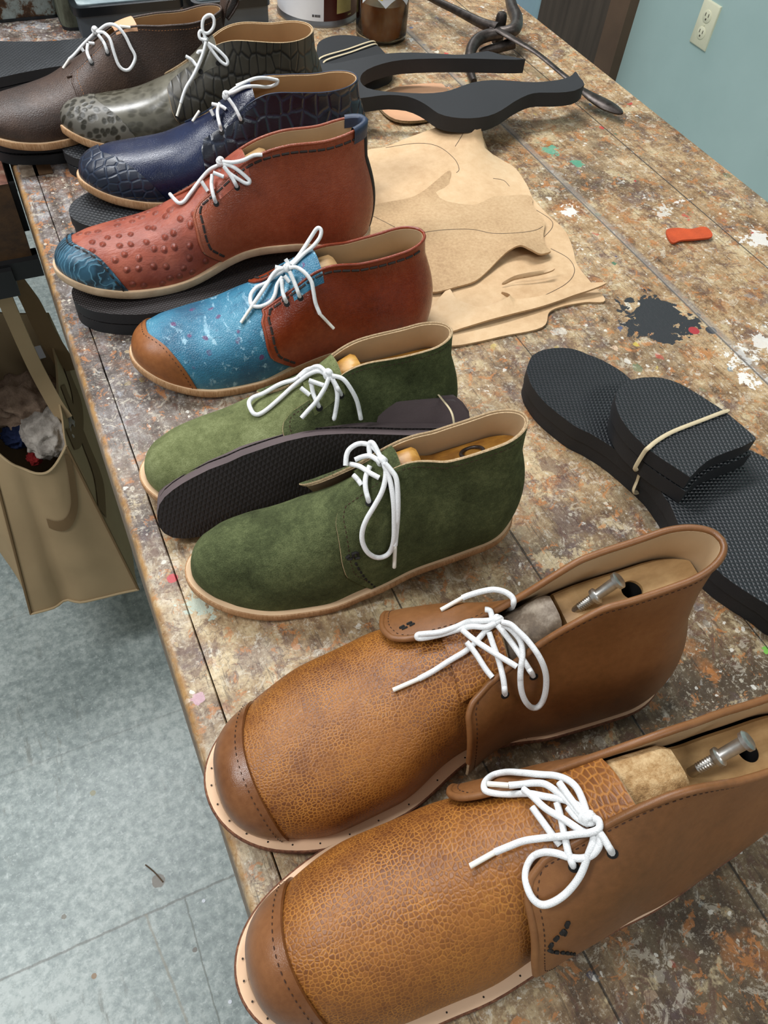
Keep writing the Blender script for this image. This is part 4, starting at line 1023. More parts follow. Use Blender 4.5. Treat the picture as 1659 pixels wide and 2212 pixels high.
    c = t.mix(t.math('MULTIPLY', t.mr(st, .56, .66, 0, .55), t.mr(t.noise(4, 2, .5, P), .45, .6)), c, '#6b6c62')
    rag = t.math('MULTIPLY', t.math('SUBTRACT', t.noise(60, 4, .7, P), .5), .006)
    def line(v, x0, w): return t.mr(t.math('ABSOLUTE', t.math('SUBTRACT', t.math('ADD', v, rag), x0)), w * .4, w, 1, 0)
    ym = t.math('SUBTRACT', t.math('MODULO', t.math('ADD', Y, 3.05 - .312 + .1525), .305), .1525)
    dirt = line(ym, 0, .0026); sh = t.mr(X, -.08, .05)
    xs = t.math('MULTIPLY', t.mr(Y, .313, .3129, 0, 1), line(X, -.094, .0018)); xs2 = t.math('MULTIPLY', t.mr(Y, .313, .3129, 0, 1), line(t.math('ADD', X, t.math('MULTIPLY', Y, .12)), -.118, .0026))
    c = t.mix(t.math('MULTIPLY', t.math('MULTIPLY', dirt, t.mr(Y, .2, .55, 1, .25)), .75), c, '#5c5850')
    c = t.mix(t.math('MULTIPLY', xs, .7), c, '#646961'); c = t.mix(t.math('MULTIPLY', xs2, .55), c, '#8d8674')
    for (x, y, r, col) in ((-.125, .352, .011, '#6d6356'), (-.245, .262, .004, '#8a6840'), (-.27, .36, .004, '#716a5c'), (-.19, .53, .005, '#8b8664'), (-.10, .235, .004, '#6b6258')):
        dx = t.math('SUBTRACT', X, x); dy = t.math('SUBTRACT', Y, y); d = t.math('SQRT', t.math('ADD', t.math('MULTIPLY', dx, dx), t.math('MULTIPLY', dy, dy)))
        c = t.mix(t.mr(t.math('ADD', d, rag), r, r * .9, 0, .85), c, col)
    M['floor'] = t.end(c, t.mr(n, .3, .7, .33, .5), t.bump(t.math('SUBTRACT', sp, dirt), .12, .001), .5)
    t = NT('wall_paint'); n = t.noise(3, 4); s = t.noise(25, 5, .7)
    c = t.ramp(n, ((.3, '#a3bcb8'), (.7, '#aec6c2'))); c = t.mix(t.mr(t.noise(7, 6, .7), .66, .72, 0, .35), c, '#6d8480')
    M['wall_paint'] = t.end(c, .6, t.bump(s, .1, .002))
    t = NT('brown_door'); g = t.noise(1, 6, .6, t.mapping(scale=(3, 40, 2))); M['brown_door'] = t.end(t.ramp(g, ((.3, '#352b22'), (.7, '#4d4136'))), .6, t.bump(g, .2, .002))
    simple('door_trim', '#5d4735', .55, .15, 8)
    simple('outlet_ivory', '#dfddc0', .4, .03)
    simple('outlet_slot', '#4b463c', .6, .1)
    simple('blue_plastic', '#b9cfe0', .35, .05)
    t = NT('glass'); M['glass'] = t.end('#dfe3d8', .05, None, .5, trans=1.0, ior=1.35)
    t = NT('amber_glue'); n = t.noise(20, 3); M['amber_glue'] = t.end(t.ramp(n, ((.3, '#7a3a12'), (.7, '#a85c22'))), .2, None, .5)
    simple('label_white', '#d9dde4', .5, .03); simple('label_yellow', '#e8cf3a', .5, .05); simple('label_red', '#3a0c0a', .35, .3, 14)
    simple('label_window', '#a59a62', .5, .15, 60); simple('label_orange', '#c85a22', .5, .1); simple('print_dark', '#33343a', .6, .1)
    simple('tin_metal', '#8f9194', .35, .1, 40, .1, metal=.8)
    t = NT('rusty_tin'); n = t.noise(28, 6, .7); c = t.ramp(n, ((.38, '#1d140e'), (.48, '#4a3018'), (.53, '#7c8480'), (.7, '#98a2a0'))); M['rusty_tin'] = t.end(c, .6, t.bump(n, .4, .002), .4)
    t = NT('green_tin'); n = t.noise(24, 6, .7, t.mapping(scale=(1, 1, .4))); c = t.ramp(n, ((.35, '#3c3d30'), (.5, '#5d6152'), (.66, '#7c8272'))); M['green_tin'] = t.end(c, .6, t.bump(n, .3, .002), .4)
    simple('black_rim', '#15191d', .3, .15); simple('grey_tray', '#4c535a', .5, .12, 20)
    t = NT('cloudy_lid'); n = t.noise(18, 5, .6); M['cloudy_lid'] = t.end(t.ramp(n, ((.3, '#5f6f76'), (.6, '#93a1a5'), (.8, '#c3cbcb'))), .18, None, .6)
    t = NT('vise_wood'); g = t.noise(1, 6, .65, t.mapping(scale=(40, 6, 60))); M['vise_wood'] = t.end(t.ramp(g, ((.3, '#2c1b0c'), (.7, '#553a1c'))), .7, t.bump(g, .3, .002))
    t = NT('vise_top'); g = t.noise(30, 6, .65); M['vise_top'] = t.end(t.ramp(g, ((.35, '#4a2a20'), (.55, '#835847'), (.7, '#b19a85'))), .5, t.bump(g, .3, .002))
    simple('black_steel', '#0d0e10', .5, .2)
    # --- canvas and rags
    def canvas(name, a, b):
        t = NT(name); n = t.noise(9, 5, .6); wv = t.math('MULTIPLY', t.wave(900, 0, 0, axis='X'), t.wave(900, 0, 0, axis='Z'))
        M[name] = t.end(t.mix(n, a, b), .92, t.bump(wv, .25, .0005), .2)
    canvas('canvas', '#967f60', '#af9874'); canvas('canvas_dark', '#6c563b', '#80694b'); canvas('canvas_in', '#aa9270', '#bea884')
    def fleece(name, a, b, s=90):
        t = NT(name); n = t.noise(s, 5, .75); m = t.noise(14, 4, .6)
        M[name] = t.end(t.ramp(t.math('ADD', t.math('MULTIPLY', n, .5), t.math('MULTIPLY', m, .5)), ((.34, a), (.62, b))), 1, t.bump(n, 1, .004), .1, sheen=(.4, .6, b))
    fleece('fleece_brown', '#5b473a', '#a18a77'); fleece('fleece_grey', '#5d564f', '#b5ada3', 40); fleece('cloth_navy', '#11172b', '#262f4c'); fleece('cloth_red', '#5e1316', '#8a2a28')
mk_room()
PXL = lambda o, s, pts: [(o[0] + x / s, o[1] + y / s) for x, y in pts]
def P3(pts, z): return [at(x, y, z)[:2] for x, y in pts]
def curve2(poly, n=4): return [(p.x, p.y) for p in smooth_path([(x, y, 0) for x, y in poly], n, closed=True)]
# ------------------------------------------------------------------ room shell
mb = MB(); mb.box((0, 1.6, -.02), (2.6, 3.4, .02)); mb.build('floor', M['floor'], kind='structure')
mb = MB(); mb.box((1.93, 1.6, 1.4), (.03, 3.4, 1.4)); mb.build('wall_right', M['wall_paint'], kind='structure')
mb = MB(); mb.box((1.885, 2.85, 1.02), (.015, .68, 1.02)); mb.build('door_1', M['brown_door'], kind='structure')
mb = MB(); mb.box((1.883, 2.135, 1.04), (.019, .045, 1.04)); mb.build('trim_1', M['door_trim'], kind='structure')
# outlet on the wall
oc = atX(1525, 53, 1.9); ol = empty('wall_outlet', (1.9, oc[1], oc[2]), label='ivory double socket outlet on the pale green wall', cat='outlet')
mb = MB(); poly = [(-.035, -.057), (.035, -.057), (.035, .057), (-.035, .057)]
mb.add([(x, y * s, z * s) for x, s in ((0, 1), (-.004, 1), (-.0065, .93)) for y, z in poly], [(0, 1, 5, 4), (1, 2, 6, 5), (2, 3, 7, 6), (3, 0, 4, 7), (4, 5, 9, 8), (5, 6, 10, 9), (6, 7, 11, 10), (7, 4, 8, 11), (8, 9, 10, 11)], 0, True)
mb.build('face_plate', M['outlet_ivory'], ol)
for dz in (.021, -.021):
    mb = MB(); mb.lathe(((.0001, .0085), (.0150, .0085), (.0162, .0078), (.0165, .005)), (0, 0, dz), 24, rot=Matrix(((0, 0, -1), (0, 1, 0), (1, 0, 0)))); s = mb.build('socket', M['outlet_ivory'], ol)
    mb = MB()
    for dy in (-.0063, .0063): mb.box((-.0086, dy, dz + .004), (.0006, .0011, .0042))
    mb.box((-.0086, 0, dz - .007), (.0006, .0022, .0022)); mb.build('slot', M['outlet_slot'], s)
mb = MB(); mb.lathe(((.0001, .0082), (.003, .0080), (.0035, .0066)), (0, 0, 0), 16, rot=Matrix(((0, 0, -1), (0, 1, 0), (1, 0, 0)))); mb.build('screw', M['outlet_ivory'], ol)
# ------------------------------------------------------------------ workbench
wb = empty('workbench', (.42, .7, 0), label='long worn wooden workbench splashed with paint that carries the row of shoes', cat='workbench')
def wl(p): return (p[0] - .42, p[1] - .7, p[2])
mb = MB(); y0, y1 = -.62, 2.5
mb.add([wl(p) for p in ((.0204, y0, BZ), (.8425, y0, BZ), (.8425, y1, BZ), (.0204, y1, BZ), (.0204, y0, BZ - .055), (.8425, y0, BZ - .055), (.8425, y1, BZ - .055), (.0204, y1, BZ - .055))],
       [(0, 1, 2, 3), (7, 6, 5, 4), (0, 4, 5, 1), (1, 5, 6, 2), (2, 6, 7, 3), (3, 7, 4, 0)], 0, True)
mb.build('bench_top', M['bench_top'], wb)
# front rail with a chipped, wandering edge
mb = MB(); rows = []; N = 520
for i in range(N + 1):
    y = lerp(y0, y1, i / N); w = .0012 * mnoise.noise(Vector((y * 9, 0, 0))) + .0007 * mnoise.noise(Vector((y * 55, 3, 0)))
    ch = max(0, mnoise.noise(Vector((y * 23, 7, 0))) - .35) * .006
    e = -.0015 + w * .7
    w2 = .0012 * mnoise.noise(Vector((y * 31, 5, 0)))
    rows.append([wl(p) for p in ((.0198 + w2 * .5, y, BZ - .05), (.0198 + w2 * .5, y, BZ - .001), (.0190 + w2 * .5, y, BZ), (.010, y, BZ + .0002), (e + .0035 + ch, y, BZ), (e + .001 + ch * .4, y, BZ - .001), (e - .0005, y, BZ - .004 - ch), (e - .002, y, BZ - .012), (-.0052, y, BZ - .09), (.012, y, BZ - .09))])
mb.grid(rows); mb.add(rows[0], [tuple(range(10))]); mb.add(rows[-1], [tuple(range(10))])
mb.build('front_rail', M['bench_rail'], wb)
for x, y in ((.06, -.4), (.78, -.4), (.06, 2.3), (.78, 2.3), (.06, 1.35), (.78, 1.35)):
    mb = MB(); mb.box(wl((x, y, (BZ - .055) / 2)), (.035, .035, (BZ - .055) / 2)); mb.build('leg', M['bench_frame'], wb)
for x in (.06, .78):
    mb = MB(); mb.box(wl((x, .95, BZ - .105)), (.018, 1.31, .05)); mb.build('rail', M['bench_frame'], wb)
# two square bench dogs let into the rail
for (px0, px1, k) in ((43, 76, 'grey_wood'), (74, 108, 'vise_wood')):
    a = at(px0, 375, BZ); b = at(px1, 350, BZ); mb = MB(); mb.box(wl((lerp(a[0], b[0], .5), .925, BZ - .010)), ((b[0] - a[0]) / 2 * .92, .016, .0112)); mb.build('bench_dog', M[k], wb)
# ------------------------------------------------------------------ vise on the front edge
vs = empty('bench_vise', (-.1, 1.0, BZ - .1), label='wooden jawed bench vise with black steel bars, open beside the bench edge', cat='vise')
def vl(p): return (p[0] + .1, p[1] - 1.0, p[2] - BZ + .1)
mb = MB(); mb.add([vl((x, y, z)) for x in (-.34, -.0125) for y in (.902, 1.32) for z in (BZ - .093, BZ)], [(0, 1, 3, 2), (4, 6, 7, 5), (0, 4, 5, 1), (2, 3, 7, 6), (0, 2, 6, 4)], 0, True)
mb.add([vl((x, y, BZ + .0004)) for x, y in ((-.34, .9015), (-.0125, .9015), (-.0125, 1.32), (-.34, 1.32))], [(0, 1, 2, 3)], 1, True)
mb.build('jaw', [M['vise_wood'], M['vise_top']], vs)
for (y, z, hy, hz) in ((.948, BZ - .055, .022, .02), (1.075, BZ - .06, .05, .02), (.905, BZ - .105, .012, .012)):
    mb = MB(); mb.box(vl((-.13, y, z)), (.124, hy, hz)); mb.build('guide_bar', M['black_steel'], vs)
mb = MB(); mb.box(vl((-.205, .915, BZ - .115)), (.165, .03, .018)); mb.build('steel_plate', M['black_steel'], vs)
# ------------------------------------------------------------------ rubber soles
def sole_stack(name, label, polyw, zs, mats, cat='shoe sole', group=None, pos=None):
    """polyw: world outline; each (z0, z1) its own part 'layer'"""
    cx = sum(p[0] for p in polyw) / len(polyw); cy = sum(p[1] for p in polyw) / len(polyw)
    r = empty(name, (cx, cy, zs[0][0]), label=label, cat=cat, group=group)
    for k, (a, b) in enumerate(zs):
        rr = random.Random(k * 7 + len(label)); dx, dy = (rr.uniform(-.0010, .0010), rr.uniform(-.0010, .0010)) if k == len(zs) - 1 else (rr.uniform(-.0022, .0022), rr.uniform(-.0022, .0022))
        g = .0006 if k else .0003
        P = [(x - cx + dx + .0004 * mnoise.noise(Vector((x * 400, y * 400, k))), y - cy + dy + .0004 * mnoise.noise(Vector((x * 400, y * 400, k + 9)))) for x, y in polyw]
        mb = MB(); mb.slab(P, a - zs[0][0] + g, b - zs[0][0] - g, 0, 1); mb.build('layer', [M[mats[0]], M[mats[1]]], r)
    return r
def sole_poly(S, off=.003, dx=0, dy=0, n=40):
    o = S.outline(off, n); pts = [a for u, a, b in o] + [b for u, a, b in o[::-1][1:-1]]
    out = []
    for x, y in pts:
        w = S.to_world((x, y, 0)); out.append((w[0] + dx, w[1] + dy))
    return out
def mini(x, y, yaw, L, W, **k): return Shoe(x=x, y=y, yaw=yaw, L=L, W=W, **k)
T = .013
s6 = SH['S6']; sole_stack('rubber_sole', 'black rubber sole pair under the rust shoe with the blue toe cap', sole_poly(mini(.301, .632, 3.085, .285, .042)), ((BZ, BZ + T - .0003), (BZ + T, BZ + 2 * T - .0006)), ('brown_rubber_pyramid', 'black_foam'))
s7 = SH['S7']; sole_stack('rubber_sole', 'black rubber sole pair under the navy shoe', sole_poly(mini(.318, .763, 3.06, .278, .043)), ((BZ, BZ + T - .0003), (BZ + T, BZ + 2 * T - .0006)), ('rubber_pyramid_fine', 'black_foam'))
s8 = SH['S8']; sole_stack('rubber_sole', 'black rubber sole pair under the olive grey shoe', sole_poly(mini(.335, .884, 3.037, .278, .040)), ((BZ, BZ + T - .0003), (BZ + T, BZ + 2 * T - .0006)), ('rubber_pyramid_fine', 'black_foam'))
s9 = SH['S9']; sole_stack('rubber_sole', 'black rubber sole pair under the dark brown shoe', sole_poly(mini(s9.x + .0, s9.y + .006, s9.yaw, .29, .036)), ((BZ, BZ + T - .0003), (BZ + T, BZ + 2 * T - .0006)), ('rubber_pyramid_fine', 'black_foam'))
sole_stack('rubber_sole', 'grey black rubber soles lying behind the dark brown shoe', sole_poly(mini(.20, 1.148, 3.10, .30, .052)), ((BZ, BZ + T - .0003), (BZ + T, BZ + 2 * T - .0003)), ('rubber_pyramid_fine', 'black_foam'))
# the big pair on the right with heel lifts tied on
A = PXL((1100, 720), 2.968, [(140,150),(165,128),(200,110),(250,96),(300,90),(350,90),(400,95),(450,108),(500,130),(560,152),(620,180),(680,215),(740,255),(790,300)]) + \
    [(1440,880),(1560,945),(1650,985),(1720,1040),(1775,1120),(1795,1210),(1785,1290),(1750,1335),(1700,1335)] + \
    PXL((1100, 720), 2.968, [(1659,1740),(1580,1690),(1500,1640),(1400,1570),(1330,1510),(1240,1420),(1160,1330),(1105,1260),(1080,1200),(1040,1110),(1000,1050),(930,960),(800,840),(650,720),(520,640),(420,590),(300,500),(220,430),(150,340),(120,270),(115,215)])
H2 = .030; zt = BZ + H2
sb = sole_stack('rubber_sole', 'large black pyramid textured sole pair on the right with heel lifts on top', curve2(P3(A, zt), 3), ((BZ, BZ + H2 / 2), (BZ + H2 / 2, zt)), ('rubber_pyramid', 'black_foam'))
Hl = PXL((1100, 720), 2.968, [(688,440),(690,400),(700,365),(720,340),(755,312),(800,295),(865,284),(930,280),(985,286),(1040,300),(1095,322),(1150,350),(1250,410),(1390,500),(1490,582),(1588,668)]) + PXL((1100, 720), 2.968, [(1592,680),(1500,728),(1400,764),(1330,792),(1280,820),(1220,868),(1168,925),(1080,868),(990,808),(900,745),(800,650),(760,600),(725,550),(700,500)])
zh = zt + .031
lifts = sole_stack('heel_lift', 'two stacked black heel lifts held by a rubber band on the large soles', P3(Hl, zh), ((zt + .0003, zt + .0157), (zt + .016, zh)), ('rubber_pyramid', 'black_foam'), 'heel lift')
def band(name, label, pts3, r=.0014, flat=.55, mat='rubber_band', twist=False):
    r0 = empty(name, pts3[0], label=label, cat='rubber band'); o = Vector(pts3[0])
    mb = MB(); mb.tube([Vector(p) - o for p in smooth_path(pts3, 8, closed=True)], r, seg=8, closed=True, flatten=flat); mb.build('band', M[mat], r0); return r0
k = PXL((1100, 720), 2.968, [(1388, 500), (1240, 555), (1060, 625), (960, 680), (897, 730)])
top = [at(x, y, zh + .001) for x, y in k]
c1, c2 = at(*k[-1], zh), at(*k[0], zh)
def side(c, z, dx, dy): return (c[0] + dx, c[1] + dy, z)
dn = Vector((c1[0] - c2[0], c1[1] - c2[1], 0)).normalized()
lo = at(*PXL((1100, 720), 2.968, [(802, 1032)])[0], BZ + .002)
w1 = at(*PXL((1100, 720), 2.968, [(852, 850)])[0], zt + .0015); w2 = at(*PXL((1100, 720), 2.968, [(824, 935)])[0], BZ + .016)
tw = lambda p, k: tuple(Vector(p) - (Vector(p) - ORG).normalized() * k)
w1, w2 = tw(w1, .005), tw(w2, .006); lo = tw(lo, .005)
pts = top + [side(c1, zh - .005, dn.x * .0035, dn.y * .0035), side(c1, zt + .006, dn.x * .0045, dn.y * .0045), w1, w2, (lo[0], lo[1], lo[2] + .002), (lerp(lo[0], c2[0], .5), lerp(lo[1], c2[1], .5), BZ + .0012), (c2[0] - dn.x * .002, c2[1] - dn.y * .002, BZ + .003), (c2[0] - dn.x * .0016, c2[1] - dn.y * .0016, zh - .006)]
band('rubber_band', 'tan twisted rubber band around the heel lifts on the large soles', pts, .0019)
# ---- dark brown pair standing on edge between the green shoes
yaw = math.radians(-8.5); be = math.radians(63); Q = Vector((.15, .334, BZ))
nrm = Vector((0, -math.sin(be), math.cos(be))); nrm = Matrix.Rotation(yaw, 3, 'Z') @ nrm
ux = (Matrix.Rotation(yaw, 3, 'Z') @ Vector((1, 0, 0))); uy = nrm.cross(ux)
def onpl(px, py, off=0):
    d = Vector(ray(px, py)); q = Q - nrm * off; t = nrm.dot(q - ORG) / nrm.dot(d); w = ORG + d * t
    return ((w - q).dot(ux), (w - q).dot(uy))
face = PXL((300, 820), 2.183, [(86, 655),(88,625),(97,590),(120,555),(160,520),(205,490),(250,465),(330,425),(420,390),(490,360),(560,335),(630,312),(700,290),(780,272),(850,262),(930,257),(1000,256),(1130,258),(1260,262),(1380,262),(1480,262),(1560,275),(1590,300)])
pf = [onpl(*p) for p in face]; m0 = min(p[1] for p in pf); xr = pf[-1][0]
low = PXL((300, 820), 2.183, [(86,655),(95,695),(120,725),(160,745),(220,750),(290,742)])
lowp = [onpl(*p) for p in low]; lb = min(p[1] for p in lowp)
brow = lambda: None
outline = lowp[::-1] + pf[1:] if False else None
poly = pf + [(xr + .004, pf[-1][1] - .015), (xr - .004, pf[-1][1] - .034), (xr - .03, pf[-1][1] - .044), (xr - .07, pf[-1][1] - .046), (.03, .0012), (-.02, .001), (-.06, .002)] + lowp[::-1][:-1]
poly = [(x, max(.0008, y)) for x, y in poly]
br = empty('rubber_sole', Q, label='dark brown rubber sole pair standing on edge between the two green shoes', cat='shoe sole')
rot = Matrix((ux, uy, nrm)).transposed()
def slab3(mb, poly, n0, n1, m, ms, q=Vector((0, 0, 0))):
    tmp = MB(); tmp.slab(poly, n1, n0, m, ms)
    tmp.v = [tuple(rot @ Vector(p)) for p in tmp.v]
    n = len(mb.v); mb.v += tmp.v; mb.m += tmp.m
    for i, f in enumerate(tmp.f):
        if i in tmp.flat: mb.flat.add(len(mb.f))
        mb.f.append(tuple(k + n for k in f))
for k in range(2):
    mb = MB(); pk = [(x + (.001 if k else 0) + .0004 * mnoise.noise(Vector((x * 300, y * 300, k))), max(.0006, y + (.0012 if k else 0) * (1 if y > .02 else 0) + .0004 * mnoise.noise(Vector((x * 300, y * 300, k + 5))))) for x, y in poly]
    slab3(mb, pk, -.0001 - .0128 * k, -.0122 - .0128 * k, 0, 1); mb.build('layer', [M['brown_rubber_pyramid'], M['brown_foam']], br)
hp = PXL((300, 820), 2.183, [(1160,165),(1122,170),(1140,120),(1180,85),(1300,72),(1400,66),(1480,70),(1515,95),(1545,140),(1500,150),(1350,160)])
hq = [onpl(*p, .0375) for p in [(811,895),(816,876),(826,858),(860,853),(895,851),(941,850),(980,853),(994,864),(1008,884)]]
hb = [(x, y) for x, y in hq]
yb = min(y for x, y in hb) - .035
hpoly = hb + [(hb[-1][0] + .001, hb[-1][1] - .02), (hb[-1][0] - .02, yb), (hb[0][0] + .01, yb), (hb[0][0], hb[0][1] - .02)]
hlr = empty('heel_lift', Q, label='dark brown heel lifts banded behind the upright brown soles', cat='heel lift')
for k in range(2):
    mb = MB(); slab3(mb, [(x - .0022 * (1 - k) * (1 if x > 0 else 0), y - .0016 * (1 - k)) for x, y in hpoly], -.0256 - .0065 * k, -.0317 - .0065 * k, 0, 1); mb.build('layer', [M['brown_foam'], M['brown_foam']], hlr)
tb = [onpl(940, 851, .039), onpl(978, 906, 0)]
tp = Q - nrm * .0395 + ux * tb[0][0] + uy * (tb[0][1] + .001); ft = Q + nrm * .001 + ux * tb[1][0] + uy * (tb[1][1] + .002)
mid_ = Q - nrm * .0215 + ux * lerp(tb[0][0], tb[1][0], .45) + uy * (max(tb[1][1], tb[0][1]) * .99 + .001)
band('rubber_band', 'thin pale rubber band around the upright dark brown soles', [tp, mid_, ft, ft - uy * .03, ft - uy * .045 - nrm * .012, tp - uy * .05 + nrm * .01, tp - uy * .045 - nrm * .002, tp - uy * .01 - nrm * .0015], .0009)
# ---- black slab with two bands, and the cut-out foam sheet
B = PXL((600, 0), 2.074, [(176,200),(200,175),(240,160),(280,155),(320,155),(360,161),(400,172),(432,190),(460,212),(485,240),(520,262),(500,300),(400,330),(260,320),(190,290),(178,250)])
zt2 = BZ + .024
sole_stack('rubber_sole', 'plain black sole pair with two pale rubber bands beside the glue jar', curve2(P3(B, zt2), 2), ((BZ, BZ + .0118), (BZ + .012, zt2)), ('black_foam_top', 'black_foam'))
for (a, b, lab) in (((193, 258), (428, 184), 'upper of two pale rubber bands on the plain black soles'), ((213, 272), (437, 197), 'lower of two pale rubber bands on the plain black soles')):
    pa, pb = PXL((600, 0), 2.074, [a, b]); A3, B3 = Vector(at(*pa, zt2 + .001)), Vector(at(*pb, zt2 + .001)); v = (A3 - B3).normalized() * .0015; dz = Vector((0, 0, .0235))
    band('rubber_band', lab, [B3, lerp(B3, A3, .5), A3, A3 + v - dz * .5, A3 + v - dz, (A3 + B3) / 2 - dz, B3 - v - dz, B3 - v - dz * .5], .0014)
F = PXL((600, 0), 2.074, [(180,290),(260,283),(370,260),(480,240),(620,235),(800,245),(870,240),(940,228),(1000,245),(1110,265),(1000,266),(860,262),(700,262),(560,268),(470,285),(400,312),(372,340),(372,368),(400,394),(470,408),(550,414),(650,418),(740,412),(800,395),(870,370),(960,358),(1050,362),(1140,368),(1230,362),(1290,350),(1320,335),(1335,320),(1352,345),(1374,378),(1330,406),(1250,415),(1170,415),(1120,425),(1060,455),(1000,495),(940,520),(860,530),(780,525),(720,508),(680,480),(640,455),(580,432),(500,425),(440,430),(400,436),(260,448),(150,420),(150,340)])
Fp = P3(F, BZ + .046)
ff = empty('foam_offcut', (.6, .95, BZ + .028), label='black foam sheet offcut with sole shapes cut out of it', cat='foam sheet')
mb = MB(); fx = [(x - .6, y - .95) for x, y in Fp]; mb.slab(curve2(fx, 2), 0, .018, 0, 1); mb.build('foam_sheet', [M['black_foam_top'], M['black_foam']], ff, tri=True)
# ------------------------------------------------------------------ leather sheets
from mathutils.geometry import delaunay_2d_cdt
def sheet(name, label, pts, thick, mats, step=.012, amp=.0015, base=.0, cat='leather hide', group=None, seed=0):
    """pts: outline (px, py, height over the bench)"""
    W = [(*at(x, y, BZ + h)[:2], h) for x, y, h in pts]
    den = smooth_path([Vector(p) for p in W], 5, closed=True)
    xs = [p.x for p in den]; ys = [p.y for p in den]; n = len(den)
    cv = [Vector((p.x, p.y)) for p in den]; ins = []
    def inside(x, y):
        c = False; j = n - 1
        for i in range(n):
            if (cv[i].y > y) != (cv[j].y > y) and x < (cv[j].x - cv[i].x) * (y - cv[i].y) / (cv[j].y - cv[i].y) + cv[i].x: c = not c
            j = i
        return c
    y = min(ys)
    while y < max(ys):
        x = min(xs)
        while x < max(xs):
            if inside(x, y) and min((Vector((x, y)) - q).length_squared for q in cv) > (step * .45) ** 2: ins.append(Vector((x, y)))
            x += step
        y += step
    vv, ee, fc, *_ = delaunay_2d_cdt(cv + ins, [(i, (i + 1) % n) for i in range(n)], [], 1, 1e-6)
    def hz(p):
        s = 0; w = 0
        for q in den:
            d = (Vector((q.x, q.y)) - p).length + 1e-4; k = 1 / d ** 2.6; s += q.z * k; w += k
        return s / w
    o = Vector((W[0][0], W[0][1], BZ + base)); V = []
    for p in vv:
        z = max(0, hz(p) + amp * mnoise.noise(Vector((p.x * 14 + seed, p.y * 14, 0))) + amp * .4 * mnoise.noise(Vector((p.x * 45, p.y * 45 + seed, 0))) + amp * .5); V.append(Vector((p.x - o.x, p.y - o.y, z)))
    r = empty(name, o, label=label, cat=cat, group=group); mb = MB(); m = len(V)
    mb.add([v + Vector((0, 0, thick)) for v in V], [tuple(f) for f in fc], 0); mb.add(V, [tuple(f)[::-1] for f in fc], 1)
    bd = list(range(n)); mb.add([v for v in V[:n]] + [v + Vector((0, 0, thick)) for v in V[:n]], [(i, (i + 1) % n, n + (i + 1) % n, n + i) for i in range(n)], 1)
    so = mb.build('sheet', [M[mats[0]], M[mats[1]]], r); return r, so
c4 = (720, 220); k4 = 1.767
def hpts(l): return [(c4[0] + x / k4, c4[1] + y / k4, h) for x, y, h in l]
H1, s1 = sheet('leather_hide', 'large natural tan hide with a lifted corner under the foam sheet', hpts([(556,66,.040),(557,110,.024),(562,155,.006),(590,195,.001),(640,228,0),(695,262,0),(735,320,0),(765,385,0),(830,450,0),(885,505,0),(912,570,0),(930,630,0),(985,700,0),(1035,765,0),(960,772,0),(880,788,0),(822,812,0),(795,868,0),(640,902,0),(452,940,0),(360,900,0),(230,760,0),(130,600,0),(105,420,0),(100,280,0),(112,215,0),(135,190,.001),(200,178,.004),(330,128,.012),(430,92,.022),(500,76,.028)]), .0022, ('hide', 'hide_flesh'), .012, .0012)
H2_, s2 = sheet('leather_hide', 'second tan hide piece with a torn lower edge, lying on the large hide', hpts([(300,370,.004),(345,345,.006),(390,310,.008),(445,270,.010),(440,330,.006),(436,368,.004),(560,372,.003),(740,362,.004),(760,400,.004),(785,440,.004),(805,470,.005),(800,520,.004),(812,560,.005),(828,578,.008),(790,588,.010),(750,570,.016),(712,555,.016),(670,575,.012),(630,610,.008),(590,650,.006),(540,690,.005),(470,712,.005),(370,735,.005),(280,700,.004),(150,600,.004),(115,480,.004),(120,420,.004),(160,400,.004),(240,382,.004)]), .0022, ('hide_flesh', 'hide_flesh'), .012, .0014, seed=5)
H3, s3 = sheet('leather_strip', 'long tan leather strip with a raised edge at the front of the hides', hpts([(1030,697,.010),(1028,706,.010),(970,728,.008),(900,750,.006),(800,785,.006),(700,812,.006),(600,838,.006),(500,868,.005),(448,885,.004),(350,905,.004),(320,870,.004),(370,800,.004),(400,760,.004),(440,722,.004),(470,760,.005),(545,790,.006),(600,784,.007),(672,748,.010),(640,735,.006),(700,760,.006),(820,740,.007),(930,705,.009)]), .0022, ('hide', 'hide_flesh'), .010, .0010, seed=9)
H4, s4 = sheet('leather_strip', 'curled sliver of tan leather below the torn hide edge', hpts([(645,695,.006),(690,670,.010),(740,658,.012),(800,648,.012),(842,638,.012),(836,648,.012),(800,660,.010),(740,672,.009),(690,682,.007),(655,698,.005)]), .0018, ('hide', 'hide_flesh'), .006, .0004, seed=3)
def pencil_line(parent, so, pts):
    bpy.context.view_layer.update(); mw = so.matrix_world; vs = [mw @ v.co for v in so.data.vertices]; bv = BVHTree.FromPolygons(vs, [list(p.vertices) for p in so.data.polygons])
    path = []; inv = parent.matrix_world.inverted()
    for p in smooth_path([(c4[0] + x / k4, c4[1] + y / k4, 0) for x, y in pts], 10):
        t, nn, d = cast(bv, p.x, p.y)
        if t: path.append(inv @ (ORG + d * (t - .0002)))
    if len(path) > 2: mb = MB(); mb.tube(path, .00035, seg=4); mb.build('pencil_line', M['pencil'], parent)
pencil_line(H1, s1, [(200,175),(320,158),(400,170),(460,215),(480,255),(470,270)]); pencil_line(H1, s1, [(517,80),(490,130),(465,170)])
pencil_line(H1, s1, [(770,410),(830,450),(835,480),(805,515)]); pencil_line(H1, s1, [(830,560),(900,600),(920,650),(880,700),(760,760)])
pencil_line(H2_, s2, [(345,498),(430,488),(530,487),(610,502),(700,500),(770,490),(800,475)]); pencil_line(H1, s1, [(610,292),(650,300),(672,322)])
pencil_line(H2_, s2, [(150,435),(190,455),(235,478)])
